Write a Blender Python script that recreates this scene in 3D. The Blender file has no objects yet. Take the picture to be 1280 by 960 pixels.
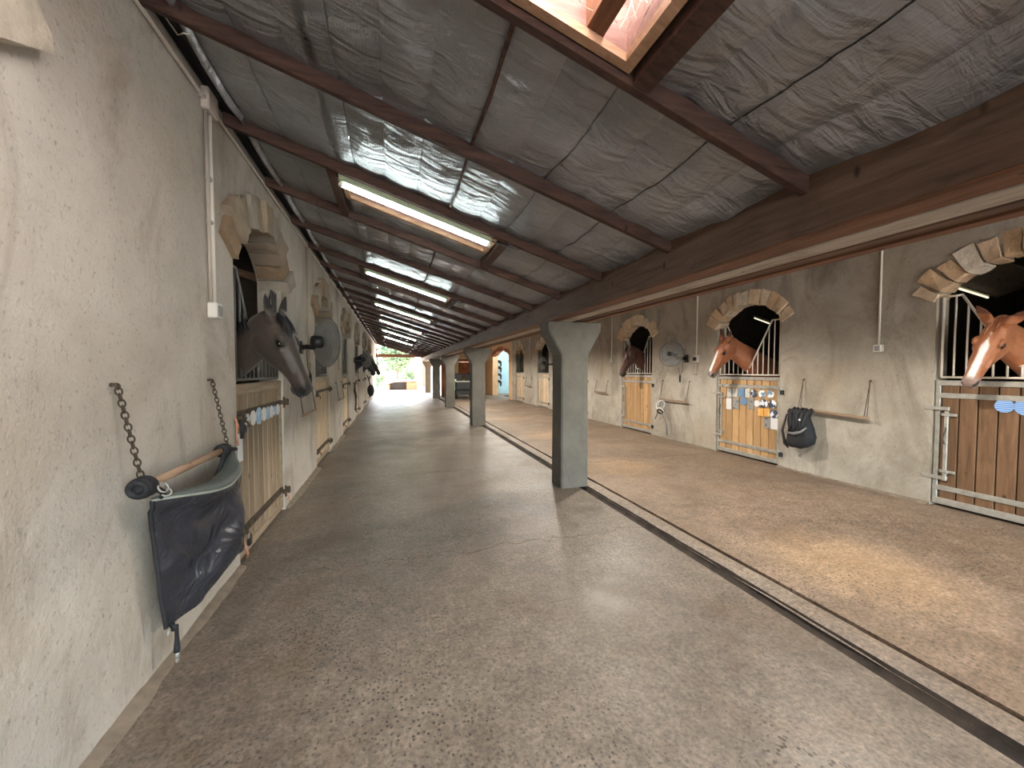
import bpy, bmesh, math, random
from mathutils import Vector, Matrix, noise
random.seed(7)
PI = math.pi
C = bpy.context.scene.collection
scene = bpy.context.scene

# ------------------------------------------------------------------ camera
cam_data = bpy.data.cameras.new('camera')
cam_data.sensor_fit = 'HORIZONTAL'
cam_data.sensor_width = 36.0
cam_data.lens = 36.0 * 481.0 / 1280.0
cam_data.clip_start = 0.02
cam_data.clip_end = 500
cam = bpy.data.objects.new('camera', cam_data)
C.objects.link(cam)
d = Vector(((492 - 640) / 481.0, -(463 - 480) / 481.0, 1.0)).normalized()     # aisle direction seen by the camera
up = Vector((0, 1, -d.y / d.z)).normalized()
right = up.cross(d)
# rows: world X,Y,Z expressed in camera axes (right, up, forward)
rot = Matrix(((right.x, right.y, -right.z), (d.x, d.y, -d.z), (up.x, up.y, -up.z)))
cam.matrix_world = Matrix.Translation((0, 0, 1.5)) @ rot.to_4x4()
scene.camera = cam

# ------------------------------------------------------------------ world, sun, exposure
world = bpy.data.worlds.new('world')
scene.world = world
world.use_nodes = True
wn = world.node_tree.nodes
wl = world.node_tree.links
sky = wn.new('ShaderNodeTexSky')
sky.sky_type = 'NISHITA'
sky.sun_disc = False
sky.sun_elevation = math.radians(48)
sky.sun_rotation = math.radians(20)
sky.air_density = 1.2
sky.dust_density = 2.5
wl.new(sky.outputs[0], wn['Background'].inputs[0])
wn['Background'].inputs[1].default_value = 2.6
sun_data = bpy.data.lights.new('sun', 'SUN')
sun_data.energy = 12.0
sun_data.angle = math.radians(1.5)
sun_data.color = (1.0, 0.95, 0.86)
sun = bpy.data.objects.new('sun', sun_data)
C.objects.link(sun)
sun.rotation_euler = Vector((-0.30, -0.80, -0.75)).to_track_quat('-Z', 'Y').to_euler()
scene.view_settings.view_transform = 'Standard'
scene.view_settings.look = 'None'
scene.view_settings.gamma = 1.0
scene.view_settings.exposure = 0.85
scene.view_settings.use_curve_mapping = False
SKYLIGHT_EMIT = 10.0
TUBE_EMIT = 25.0
PENDANT_W = 150.0

# ------------------------------------------------------------------ materials
def s2l(v): return v / 12.92 if v <= 0.04045 else ((v + 0.055) / 1.055) ** 2.4
def rgb(r, g, b): return (s2l(r / 255), s2l(g / 255), s2l(b / 255), 1.0)

def base_nodes(name):
    m = bpy.data.materials.new(name); m.use_nodes = True
    nt = m.node_tree; b = nt.nodes['Principled BSDF']
    return m, nt, b

def coords(nt, stretch=(1, 1, 1), space='Object', rnd=True):
    tc = nt.nodes.new('ShaderNodeTexCoord')
    mp = nt.nodes.new('ShaderNodeMapping'); mp.inputs['Scale'].default_value = stretch
    nt.links.new(tc.outputs[space], mp.inputs['Vector'])
    if rnd:
        oi = nt.nodes.new('ShaderNodeObjectInfo')
        ml = nt.nodes.new('ShaderNodeMath'); ml.operation = 'MULTIPLY'; ml.inputs[1].default_value = 37.0
        nt.links.new(oi.outputs['Random'], ml.inputs[0])
        cb = nt.nodes.new('ShaderNodeCombineXYZ')
        for i in range(3): nt.links.new(ml.outputs[0], cb.inputs[i])
        nt.links.new(cb.outputs[0], mp.inputs['Location'])
    return mp.outputs['Vector']

def ntex(nt, vec, scale, detail=4, rough=0.55, dist=0.0):
    n = nt.nodes.new('ShaderNodeTexNoise')
    n.inputs['Scale'].default_value = scale; n.inputs['Detail'].default_value = detail
    n.inputs['Roughness'].default_value = rough; n.inputs['Distortion'].default_value = dist
    nt.links.new(vec, n.inputs['Vector'])
    return n.outputs['Fac']

def ramp(nt, fac, stops):
    r = nt.nodes.new('ShaderNodeValToRGB'); e = r.color_ramp.elements
    while len(e) < len(stops): e.new(0.5)
    for i, (p, col) in enumerate(stops):
        e[i].position = p; e[i].color = col
    nt.links.new(fac, r.inputs[0])
    return r.outputs[0]

def grey(v): return (v, v, v, 1)

def mix(nt, fac, a, b, mode='MIX'):
    n = nt.nodes.new('ShaderNodeMix'); n.data_type = 'RGBA'; n.blend_type = mode
    if isinstance(fac, (int, float)): n.inputs[0].default_value = fac
    else: nt.links.new(fac, n.inputs[0])
    for sock, v in ((n.inputs[6], a), (n.inputs[7], b)):
        if isinstance(v, tuple): sock.default_value = v
        else: nt.links.new(v, sock)
    return n.outputs[2]

def bump(nt, b, h, strength=0.3, dist=0.01, prev=None):
    n = nt.nodes.new('ShaderNodeBump'); n.inputs['Strength'].default_value = strength
    n.inputs['Distance'].default_value = dist
    nt.links.new(h, n.inputs['Height'])
    if prev is not None: nt.links.new(prev, n.inputs['Normal'])
    nt.links.new(n.outputs[0], b.inputs['Normal'])
    return n.outputs[0]

def simple(name, col, rough=0.6, metal=0.0, var=0.18, scale=6, bmp=0.15, bscale=60, stretch=(1, 1, 1), rnd=True, spec=0.5):
    m, nt, b = base_nodes(name)
    v = coords(nt, stretch, rnd=rnd)
    f = ntex(nt, v, scale, 5, 0.6)
    lo = tuple(c * (1 - var) for c in col[:3]) + (1,)
    hi = tuple(min(1, c * (1 + var)) for c in col[:3]) + (1,)
    nt.links.new(ramp(nt, f, [(0.3, lo), (0.7, hi)]), b.inputs['Base Color'])
    b.inputs['Roughness'].default_value = rough; b.inputs['Metallic'].default_value = metal
    b.inputs['Specular IOR Level'].default_value = spec
    if bmp: bump(nt, b, ntex(nt, v, bscale, 3, 0.6), bmp, 0.004)
    return m

def plaster(name, light, dark, stain, warm, fk=1.0):
    m, nt, b = base_nodes(name)
    v = coords(nt, rnd=False)
    big = ntex(nt, v, 0.55, 5, 0.6, 0.6)
    mid = ntex(nt, v, 3.2, 6, 0.65)
    col = ramp(nt, big, [(0.32, dark), (0.62, light)])
    col = mix(nt, 0.45, col, ramp(nt, mid, [(0.3, dark), (0.7, light)]))
    # warm patches and dirty smears
    vs = coords(nt, (1, 1, 0.45), rnd=False)
    sm = ntex(nt, vs, 1.7, 7, 0.7, 1.2)
    col = mix(nt, ramp(nt, sm, [(0.50, grey(0)), (0.74, grey(0.72))]), col, stain)
    col = mix(nt, ramp(nt, ntex(nt, v, 0.9, 3, 0.5), [(0.5, grey(0)), (0.75, grey(0.5))]), col, warm)
    # small pits, flecks and scuffs
    vp = coords(nt, (1, 1, 0.7), rnd=False)
    fl = ntex(nt, vp, 55, 3, 0.6)
    col = mix(nt, ramp(nt, fl, [(0.59, grey(0)), (0.70, grey(0.42 * fk))]), col, tuple(c * 0.45 for c in dark[:3]) + (1,))
    fl2 = ntex(nt, coords(nt, (1, 2.2, 0.8), rnd=False), 16, 4, 0.7)
    col = mix(nt, ramp(nt, fl2, [(0.685, grey(0)), (0.75, grey(0.6 * fk))]), col, tuple(c * 0.25 for c in dark[:3]) + (1,))
    nt.links.new(col, b.inputs['Base Color'])
    b.inputs['Roughness'].default_value = 0.9; b.inputs['Specular IOR Level'].default_value = 0.2
    n1 = bump(nt, b, ntex(nt, v, 9, 5, 0.6), 0.35, 0.03)
    bump(nt, b, ntex(nt, v, 85, 3, 0.6), 0.5, 0.006, n1)
    return m

def concrete(name, light, dark, pit, warm, rough=0.5, pits=0.9):
    m, nt, b = base_nodes(name)
    v = coords(nt, rnd=False)
    big = ntex(nt, v, 0.7, 6, 0.62, 0.8)
    mid = ntex(nt, v, 5.0, 6, 0.7)
    col = mix(nt, 0.5, ramp(nt, big, [(0.36, dark), (0.62, light)]), ramp(nt, mid, [(0.36, dark), (0.64, light)]))
    col = mix(nt, 0.8, col, ramp(nt, ntex(nt, v, 14, 6, 0.75, 0.6), [(0.32, grey(0.66)), (0.5, grey(1.0)), (0.68, grey(1.3))]), 'MULTIPLY')
    col = mix(nt, ramp(nt, ntex(nt, v, 1.4, 5, 0.65, 1.0), [(0.5, grey(0)), (0.72, grey(0.6))]), col, warm)
    fine = ntex(nt, v, 45, 4, 0.75)
    col = mix(nt, 0.9, col, ramp(nt, fine, [(0.32, grey(0.45)), (0.52, grey(1.0)), (0.70, grey(1.45))]), 'MULTIPLY')
    # exposed dark aggregate, in areas
    vo = nt.nodes.new('ShaderNodeTexVoronoi'); vo.inputs['Scale'].default_value = 48; vo.inputs['Randomness'].default_value = 1
    dv = mix(nt, 0.035, v, nt.nodes.new('ShaderNodeTexNoise').outputs['Color'], 'ADD')
    nt.links.new(dv, vo.inputs['Vector'])
    area = ramp(nt, ntex(nt, v, 0.8, 4, 0.6, 0.4), [(0.40, grey(0.08)), (0.58, grey(pits))])
    dots = ramp(nt, vo.outputs['Distance'], [(0.20, grey(1)), (0.40, grey(0))])
    keep = nt.nodes.new('ShaderNodeMath'); keep.operation = 'GREATER_THAN'; keep.inputs[1].default_value = 0.4
    sep = nt.nodes.new('ShaderNodeSeparateColor'); nt.links.new(vo.outputs['Color'], sep.inputs[0]); nt.links.new(sep.outputs[0], keep.inputs[0])
    k1 = mix(nt, 1.0, dots, area, 'MULTIPLY'); k2 = mix(nt, 1.0, k1, keep.outputs[0], 'MULTIPLY')
    col = mix(nt, k2, col, pit)
    nt.links.new(col, b.inputs['Base Color'])
    rr = ramp(nt, ntex(nt, v, 2.5, 5, 0.7), [(0.3, grey(rough - 0.1)), (0.7, grey(rough + 0.18))])
    nt.links.new(rr, b.inputs['Roughness']); b.inputs['Specular IOR Level'].default_value = 0.5
    n1 = bump(nt, b, ntex(nt, v, 4.5, 5, 0.6), 0.25, 0.02)
    n2 = bump(nt, b, fine, 0.45, 0.004, n1)
    bump(nt, b, k2, 0.5, -0.004, n2)
    return m

def wood(name, a, bcol, c, axis=2, rough=0.65, scale=3.2):
    m, nt, b = base_nodes(name)
    st = [11, 11, 11]; st[axis] = 1.0
    v = coords(nt, tuple(st))
    g = ntex(nt, v, scale, 6, 0.65, 0.5)
    col = ramp(nt, g, [(0.28, a), (0.5, bcol), (0.74, c)])
    oi = nt.nodes.new('ShaderNodeObjectInfo')
    tint = ramp(nt, oi.outputs['Random'], [(0.0, grey(0.78)), (1.0, grey(1.18))])
    col = mix(nt, 1.0, col, tint, 'MULTIPLY')
    v2 = coords(nt, (1, 1, 1))
    col = mix(nt, ramp(nt, ntex(nt, v2, 3.0, 5, 0.7), [(0.55, grey(0)), (0.75, grey(0.45))]), col, tuple(x * 0.5 for x in a[:3]) + (1,))
    vo = nt.nodes.new('ShaderNodeTexVoronoi'); vo.inputs['Scale'].default_value = 5.0
    nt.links.new(coords(nt, (1.4, 1.4, 0.7)), vo.inputs['Vector'])
    col = mix(nt, ramp(nt, vo.outputs['Distance'], [(0.06, grey(0.85)), (0.12, grey(0))]), col, tuple(x * 0.3 for x in a[:3]) + (1,))
    nt.links.new(col, b.inputs['Base Color'])
    b.inputs['Roughness'].default_value = rough; b.inputs['Specular IOR Level'].default_value = 0.35
    bump(nt, b, g, 0.35, 0.004)
    return m

def emit(name, col, strength):
    m, nt, b = base_nodes(name)
    b.inputs['Base Color'].default_value = col
    b.inputs['Emission Color'].default_value = col
    b.inputs['Emission Strength'].default_value = strength
    v = coords(nt); bump(nt, b, ntex(nt, v, 20), 0.1, 0.002)
    return m

M = {}
M['plaster_left'] = plaster('plaster_left', rgb(200, 193, 183), rgb(164, 155, 143), rgb(128, 113, 98), rgb(190, 174, 153))
M['plaster_right'] = plaster('plaster_right', rgb(190, 182, 170), rgb(146, 137, 124), rgb(106, 96, 84), rgb(176, 158, 134))
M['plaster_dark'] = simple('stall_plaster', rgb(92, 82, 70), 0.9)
M['plaster_cream'] = simple('cream_render', rgb(222, 196, 160), 0.9, var=0.1)
M['plaster_orange'] = plaster('orange_render', rgb(236, 192, 148), rgb(220, 172, 126), rgb(190, 146, 108), rgb(236, 200, 164))
M['plaster_blue'] = simple('blue_render', rgb(182, 212, 220), 0.85, var=0.1, scale=1.5)
M['concrete_left'] = concrete('concrete_aisle', rgb(134, 121, 107), rgb(94, 82, 71), rgb(48, 43, 39), rgb(104, 85, 68), 0.43)
M['concrete_right'] = concrete('concrete_bay', rgb(148, 127, 107), rgb(106, 89, 74), rgb(56, 48, 42), rgb(118, 95, 74), 0.6)
M['concrete_kerb'] = concrete('concrete_kerb', rgb(150, 134, 118), rgb(108, 94, 82), rgb(58, 52, 47), rgb(122, 101, 83), 0.6, 0.3)
M['drain'] = simple('drain_dirt', rgb(58, 48, 40), 0.9, var=0.5, scale=9, bmp=0.8, bscale=45)
M['column'] = plaster('column_concrete', rgb(126, 122, 114), rgb(92, 88, 82), rgb(72, 66, 58), rgb(112, 105, 94), 0.3)
M['earth'] = simple('pale_earth', rgb(226, 212, 190), 0.95, var=0.12)
M['shavings'] = simple('shavings', rgb(120, 96, 66), 0.95, var=0.3, scale=18, bmp=0.6)
M['mortar'] = simple('mortar', rgb(122, 108, 93), 0.95, var=0.25, scale=12, bmp=0.7, bscale=40)

def stone_mat(name, k=1.0):
    m, nt, b = base_nodes(name)
    v = coords(nt)
    oi = nt.nodes.new('ShaderNodeObjectInfo')
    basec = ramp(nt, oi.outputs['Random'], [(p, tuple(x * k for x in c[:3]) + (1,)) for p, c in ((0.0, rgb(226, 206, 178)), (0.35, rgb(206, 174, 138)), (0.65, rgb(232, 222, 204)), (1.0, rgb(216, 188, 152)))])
    f = ntex(nt, v, 9, 6, 0.7)
    col = mix(nt, 1.0, basec, ramp(nt, f, [(0.25, grey(0.74)), (0.5, grey(1.0)), (0.8, grey(1.2))]), 'MULTIPLY')
    nt.links.new(col, b.inputs['Base Color']); b.inputs['Roughness'].default_value = 0.92
    n1 = bump(nt, b, f, 0.6, 0.02); bump(nt, b, ntex(nt, v, 70, 3), 0.5, 0.005, n1)
    return m
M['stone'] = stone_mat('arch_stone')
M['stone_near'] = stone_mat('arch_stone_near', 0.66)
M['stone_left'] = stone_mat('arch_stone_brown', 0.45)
M['brick_red'] = simple('red_brick', rgb(176, 104, 72), 0.9, var=0.25)

def foil_mat():
    m, nt, b = base_nodes('foil_insulation')
    v = coords(nt, rnd=False)
    big = ntex(nt, v, 1.1, 5, 0.6, 0.5)
    dirt = ntex(nt, coords(nt, (1, 1, 1), rnd=False), 26, 4, 0.75)
    col = ramp(nt, big, [(0.3, rgb(142, 143, 145)), (0.7, rgb(184, 186, 190))])
    dm = mix(nt, 1.0, ramp(nt, dirt, [(0.60, grey(0)), (0.74, grey(0.7))]), ramp(nt, ntex(nt, v, 0.8, 3), [(0.42, grey(0.1)), (0.62, grey(1))]), 'MULTIPLY')
    col = mix(nt, dm, col, rgb(60, 52, 44))
    nt.links.new(col, b.inputs['Base Color'])
    b.inputs['Metallic'].default_value = 0.6
    nt.links.new(ramp(nt, ntex(nt, v, 3, 4, 0.6), [(0.3, grey(0.30)), (0.7, grey(0.46))]), b.inputs['Roughness'])
    wv = nt.nodes.new('ShaderNodeTexWave'); wv.wave_type = 'BANDS'; wv.bands_direction = 'X'
    wv.inputs['Scale'].default_value = 22; wv.inputs['Distortion'].default_value = 0.3
    nt.links.new(v, wv.inputs['Vector'])
    n1 = bump(nt, b, ntex(nt, coords(nt, (1.0, 3.2, 1), rnd=False), 3.0, 4, 0.5, 1.2), 0.5, 0.07)
    n2 = bump(nt, b, ntex(nt, coords(nt, (2.5, 1.0, 1), rnd=False), 9.0, 3, 0.55, 0.8), 0.28, 0.025, n1)
    bump(nt, b, wv.outputs['Fac'], 0.12, 0.003, n2)
    return m
M['foil'] = foil_mat()
M['rafter'] = wood('rafter_wood', rgb(48, 32, 27), rgb(78, 54, 45), rgb(98, 70, 58), 0, 0.7)
M['beam'] = wood('beam_wood', rgb(74, 54, 42), rgb(108, 82, 66), rgb(128, 100, 82), 1, 0.65, 2.2)
M['beam_red'] = wood('beam_red_wood', rgb(84, 54, 36), rgb(118, 78, 54), rgb(138, 96, 70), 1, 0.6, 2.2)
M['board_grey'] = wood('grey_board', rgb(138, 126, 112), rgb(170, 158, 144), rgb(190, 180, 166), 1, 0.75)
M['frame_pine'] = wood('skylight_pine', rgb(150, 112, 84), rgb(178, 138, 108), rgb(196, 160, 130), 0, 0.6)
M['frame_pink'] = wood('skylight_pink', rgb(112, 78, 70), rgb(146, 108, 98), rgb(164, 130, 120), 0, 0.7)
M['plank_pine'] = wood('plank_pine', rgb(166, 128, 86), rgb(188, 150, 106), rgb(204, 170, 128), scale=1.6)
M['plank_brown'] = wood('plank_brown', rgb(84, 60, 42), rgb(110, 82, 59), rgb(130, 100, 75), scale=1.6)
M['plank_grey'] = wood('plank_grey', rgb(118, 102, 84), rgb(146, 128, 107), rgb(164, 147, 126), scale=1.6)
M['wood_rail_grey'] = wood('wood_rail_grey', rgb(126, 108, 88), rgb(160, 142, 120), rgb(182, 166, 146), 0)
M['plank_far'] = wood('plank_far', rgb(168, 142, 116), rgb(204, 180, 150), rgb(220, 200, 174))
M['plank_red'] = wood('plank_red', rgb(128, 62, 36), rgb(166, 88, 52), rgb(186, 110, 72))
M['pole_wood'] = wood('pole_wood', rgb(122, 98, 78), rgb(150, 122, 99), rgb(168, 142, 118), 1)
M['galv'] = simple('galvanised_steel', rgb(176, 172, 164), 0.5, 0.55, 0.2, 14, 0.1)
M['iron'] = simple('rusty_iron', rgb(86, 74, 62), 0.6, 0.6, 0.35, 20, 0.3)
M['bar_white'] = simple('pale_bar_paint', rgb(226, 216, 202), 0.45, 0.0, 0.08)
M['bar_grey'] = simple('grey_bar_steel', rgb(104, 102, 98), 0.5, 0.5, 0.2)
M['black_plastic'] = simple('black_plastic', rgb(34, 34, 36), 0.45, 0.0, 0.2)
M['grey_plastic'] = simple('grey_plastic', rgb(140, 138, 134), 0.4)
M['blade_grey'] = simple('blade_grey', rgb(150, 150, 148), 0.5)
M['white_plastic'] = simple('white_plastic', rgb(216, 212, 204), 0.45, 0, 0.06)
M['conduit'] = simple('conduit_paint', rgb(178, 168, 156), 0.6, 0, 0.12)
M['conduit_white'] = simple('conduit_white', rgb(226, 220, 208), 0.5, 0, 0.06)
M['chain'] = simple('chain_steel', rgb(92, 82, 70), 0.45, 0.8, 0.3, 30)
M['twine'] = simple('orange_twine', rgb(190, 134, 108), 0.8, 0, 0.2)
M['cotton'] = simple('white_rope', rgb(206, 202, 194), 0.85, 0, 0.1)
M['black_fabric'] = simple('black_fabric', rgb(30, 30, 34), 0.75, 0, 0.3, 10, 0.4, 120)
M['grey_strap'] = simple('grey_strap', rgb(120, 120, 122), 0.7, 0, 0.2)
M['hoof'] = simple('hoof_horn', rgb(70, 60, 52), 0.6)
M['glass_eye'] = simple('horse_eye', rgb(14, 10, 9), 0.08, 0, 0.1, bmp=0)
M['cobweb'] = simple('cobweb', rgb(230, 224, 216), 0.9, bmp=0)
M['cable'] = simple('black_cable', rgb(26, 26, 28), 0.5, bmp=0)

def tarp_mat():
    m, nt, b = base_nodes('navy_coated_fabric')
    v = coords(nt, rnd=False)
    f = ntex(nt, v, 5, 5, 0.6, 0.8)
    nt.links.new(ramp(nt, f, [(0.3, rgb(26, 29, 37)), (0.7, rgb(42, 46, 56))]), b.inputs['Base Color'])
    b.inputs['Coat Weight'].default_value = 0.35; b.inputs['Coat Roughness'].default_value = 0.2; b.inputs['Roughness'].default_value = 0.3; b.inputs['Specular IOR Level'].default_value = 0.7
    n1 = bump(nt, b, ntex(nt, v, 4.5, 3, 0.55, 1.2), 0.75, 0.07)
    bump(nt, b, ntex(nt, v, 160, 2), 0.15, 0.002, n1)
    return m
M['tarp'] = tarp_mat()
M['tarp_fold'] = simple('grey_green_fold', rgb(84, 88, 84), 0.45, 0, 0.2, 8, 0.3)
M['tarp_back'] = simple('grey_green_lining', rgb(142, 146, 138), 0.7, 0, 0.15)

def coat_mat(name, rough=0.46):
    m, nt, b = base_nodes(name)
    at = nt.nodes.new('ShaderNodeAttribute'); at.attribute_name = 'coat'
    v = coords(nt, rnd=False)
    f = ntex(nt, v, 26, 5, 0.7)
    col = mix(nt, 1.0, at.outputs['Color'], ramp(nt, f, [(0.3, grey(0.8)), (0.7, grey(1.12))]), 'MULTIPLY')
    nt.links.new(col, b.inputs['Base Color'])
    b.inputs['Roughness'].default_value = rough; b.inputs['Specular IOR Level'].default_value = 0.4
    b.inputs['Sheen Weight'].default_value = 0.15
    bump(nt, b, ntex(nt, v, 140, 3, 0.6), 0.15, 0.002)
    return m
M['coat'] = coat_mat('horse_coat')

def print_mat(name, paper, ink, scale, thr, lines=False):
    m, nt, b = base_nodes(name)
    if lines:
        w = nt.nodes.new('ShaderNodeTexWave'); w.wave_type = 'BANDS'; w.bands_direction = 'Z'
        w.inputs['Scale'].default_value = scale; w.inputs['Distortion'].default_value = 2.0; w.inputs['Detail'].default_value = 3
        nt.links.new(coords(nt), w.inputs['Vector']); f = w.outputs['Fac']
    else:
        f = ntex(nt, coords(nt), scale, 2, 0.5)
    nt.links.new(ramp(nt, f, [(thr - 0.03, paper), (thr + 0.03, ink)]), b.inputs['Base Color'])
    b.inputs['Roughness'].default_value = 0.4
    return m
M['card_white'] = print_mat('card_white', rgb(232, 230, 230), rgb(196, 198, 206), 22, 0.82, True)
M['card_pale'] = print_mat('card_pale', rgb(196, 198, 196), rgb(150, 156, 160), 14, 0.6)
M['card_grey'] = print_mat('card_grey', rgb(146, 146, 142), rgb(92, 94, 98), 16, 0.6)
M['card_blue'] = print_mat('card_blue', rgb(74, 116, 158), rgb(150, 186, 214), 26, 0.78, True)
M['card_orange'] = print_mat('card_orange', rgb(236, 206, 150), rgb(224, 166, 90), 14, 0.45)
M['disc_photo'] = print_mat('disc_photo', rgb(64, 72, 92), rgb(236, 238, 244), 13, 0.52)
M['disc_photo_light'] = print_mat('disc_photo_light', rgb(120, 146, 170), rgb(240, 240, 242), 13, 0.47)
M['disc_white'] = print_mat('disc_white', rgb(226, 226, 226), rgb(196, 200, 206), 18, 0.6)
M['disc_blue'] = print_mat('disc_blue', rgb(78, 132, 204), rgb(196, 218, 240), 24, 0.75, True)
M['disc_bluepale'] = print_mat('disc_bluepale', rgb(150, 184, 216), rgb(214, 226, 238), 20, 0.6)

M['skylight'] = emit('skylight_sheet', (1.0, 0.985, 0.96, 1), SKYLIGHT_EMIT)
def dirty_sheet():
    m, nt, b = base_nodes('dirty_skylight_sheet')
    f = ntex(nt, coords(nt, (1, 2, 1), rnd=False), 9, 6, 0.75)
    c = ramp(nt, f, [(0.36, grey(0.05)), (0.52, grey(0.30)), (0.7, grey(0.85))])
    nt.links.new(c, b.inputs['Base Color']); nt.links.new(c, b.inputs['Emission Color']); b.inputs['Emission Strength'].default_value = 0.7
    return m
M['skylight_dirty'] = dirty_sheet()
M['tube'] = emit('lit_tube', (0.88, 1.0, 0.98, 1), TUBE_EMIT)
M['bulb'] = emit('lit_bulb', (1.0, 0.85, 0.6, 1), 6.0)
M['stall_tube'] = emit('stall_tube', (1.0, 0.86, 0.66, 1), 0.7)
M['tube_housing'] = simple('green_grey_housing', rgb(150, 160, 132), 0.5)
M['green_body'] = simple('green_body_paint', rgb(70, 158, 66), 0.35)
M['yellow_rim'] = simple('yellow_rim_paint', rgb(230, 196, 60), 0.4)
M['rubber'] = simple('tyre_rubber', rgb(28, 28, 30), 0.85)
M['leather'] = simple('dark_leather', rgb(46, 34, 30), 0.5)
M['leaf'] = simple('leaf', rgb(92, 118, 84), 0.6, 0, 0.35, 3, 0)
M['leaf_pale'] = simple('leaf_pale', rgb(122, 140, 100), 0.6, 0, 0.35, 3, 0)
M['bark'] = simple('bark', rgb(98, 84, 72), 0.9)
M['roof_sheet'] = simple('roof_sheet', rgb(120, 116, 110), 0.6, 0.3)
M['tile_roof'] = simple('tile_roof', rgb(196, 150, 126), 0.9)

# ------------------------------------------------------------------ mesh helpers
class MB:
    def __init__(s): s.v = []; s.f = []
    def add(s, vs, fs):
        o = len(s.v); s.v += [tuple(v) for v in vs]; s.f += [tuple(i + o for i in f) for f in fs]; return s
    def box(s, x0, x1, y0, y1, z0, z1):
        vs = [(x, y, z) for z in (z0, z1) for y in (y0, y1) for x in (x0, x1)]
        return s.add(vs, [(0, 2, 3, 1), (4, 5, 7, 6), (0, 1, 5, 4), (2, 6, 7, 3), (0, 4, 6, 2), (1, 3, 7, 5)])
    def cbox(s, x0, x1, y0, y1, z0, z1, c=0.004):       # chamfered box (chamfer on all edges)
        c = min(c, abs(x1 - x0) / 3, abs(y1 - y0) / 3, abs(z1 - z0) / 3)
        vs = []
        for (x, sx) in ((x0, c), (x1, -c)):
            for (y, sy) in ((y0, c), (y1, -c)):
                for (z, sz) in ((z0, c), (z1, -c)):
                    vs += [(x, y + sy, z + sz), (x + sx, y, z + sz), (x + sx, y + sy, z)]
        I = lambda ix, iy, iz, k: (ix * 4 + iy * 2 + iz) * 3 + k
        fs = []
        for i in (0, 1):
            fs += [(I(i, 0, 0, 0), I(i, 1, 0, 0), I(i, 1, 1, 0), I(i, 0, 1, 0)), (I(0, i, 0, 1), I(1, i, 0, 1), I(1, i, 1, 1), I(0, i, 1, 1)),
                   (I(0, 0, i, 2), I(1, 0, i, 2), I(1, 1, i, 2), I(0, 1, i, 2))]
            for j in (0, 1):
                fs += [(I(i, j, 0, 0), I(i, j, 1, 0), I(i, j, 1, 1), I(i, j, 0, 1)), (I(i, 0, j, 0), I(i, 1, j, 0), I(i, 1, j, 2), I(i, 0, j, 2)),
                       (I(0, i, j, 1), I(1, i, j, 1), I(1, i, j, 2), I(0, i, j, 2))]
                for k in (0, 1): fs.append((I(i, j, k, 0), I(i, j, k, 1), I(i, j, k, 2)))
        return s.add(vs, fs)
    def prism(s, pts, axis, a, b):          # extrude a polygon (2D pts in the two other axes) from a to b
        n = len(pts)
        def P(p, t):
            if axis == 0: return (t, p[0], p[1])
            if axis == 1: return (p[0], t, p[1])
            return (p[0], p[1], t)
        vs = [P(p, a) for p in pts] + [P(p, b) for p in pts]
        fs = [tuple(range(n)), tuple(range(2 * n - 1, n - 1, -1))] + [(i, i + n, (i + 1) % n + n, (i + 1) % n) for i in range(n)]
        return s.add(vs, fs)
    def tube(s, path, r, n=8, caps=True):
        path = [Vector(p) for p in path]; m = len(path)
        rs = r if isinstance(r, (list, tuple)) else [r] * m
        vs = []; u = None
        for i, p in enumerate(path):
            t = (path[min(i + 1, m - 1)] - path[max(i - 1, 0)])
            t = t.normalized() if t.length > 1e-9 else Vector((0, 0, 1))
            if u is None:
                u = Vector((0, 0, 1)) if abs(t.z) < 0.9 else Vector((1, 0, 0))
            u = (u - t * u.dot(t)); u = u.normalized() if u.length > 1e-6 else t.orthogonal().normalized()
            w = t.cross(u)
            for k in range(n):
                a = 2 * PI * k / n
                vs.append(p + (u * math.cos(a) + w * math.sin(a)) * rs[i])
        fs = [(i * n + k, i * n + (k + 1) % n, (i + 1) * n + (k + 1) % n, (i + 1) * n + k) for i in range(m - 1) for k in range(n)]
        if caps: fs += [tuple(range(n - 1, -1, -1)), tuple(range((m - 1) * n, m * n))]
        return s.add(vs, fs)
    def loft(s, rings):
        n = len(rings[0]); vs = [p for r in rings for p in r]; m = len(rings)
        fs = [(i * n + k, i * n + (k + 1) % n, (i + 1) * n + (k + 1) % n, (i + 1) * n + k) for i in range(m - 1) for k in range(n)]
        fs += [tuple(range(n - 1, -1, -1)), tuple(range((m - 1) * n, m * n))]
        return s.add(vs, fs)
    def torus(s, c, R, r, ax=(0, 0, 1), n=16, k=5, squash=1.0, roll=0.0):
        ax = Vector(ax).normalized(); u = ax.orthogonal().normalized(); w = ax.cross(u)
        u, w = u * math.cos(roll) + w * math.sin(roll), w * math.cos(roll) - u * math.sin(roll)
        c = Vector(c); vs = []
        for i in range(n):
            a = 2 * PI * i / n; rad = u * math.cos(a) + w * math.sin(a) * squash
            for j in range(k):
                b = 2 * PI * j / k
                vs.append(c + rad * R + (rad.normalized() * math.cos(b) + ax * math.sin(b)) * r)
        fs = [(i * k + j, ((i + 1) % n) * k + j, ((i + 1) % n) * k + (j + 1) % k, i * k + (j + 1) % k) for i in range(n) for j in range(k)]
        return s.add(vs, fs)
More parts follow.
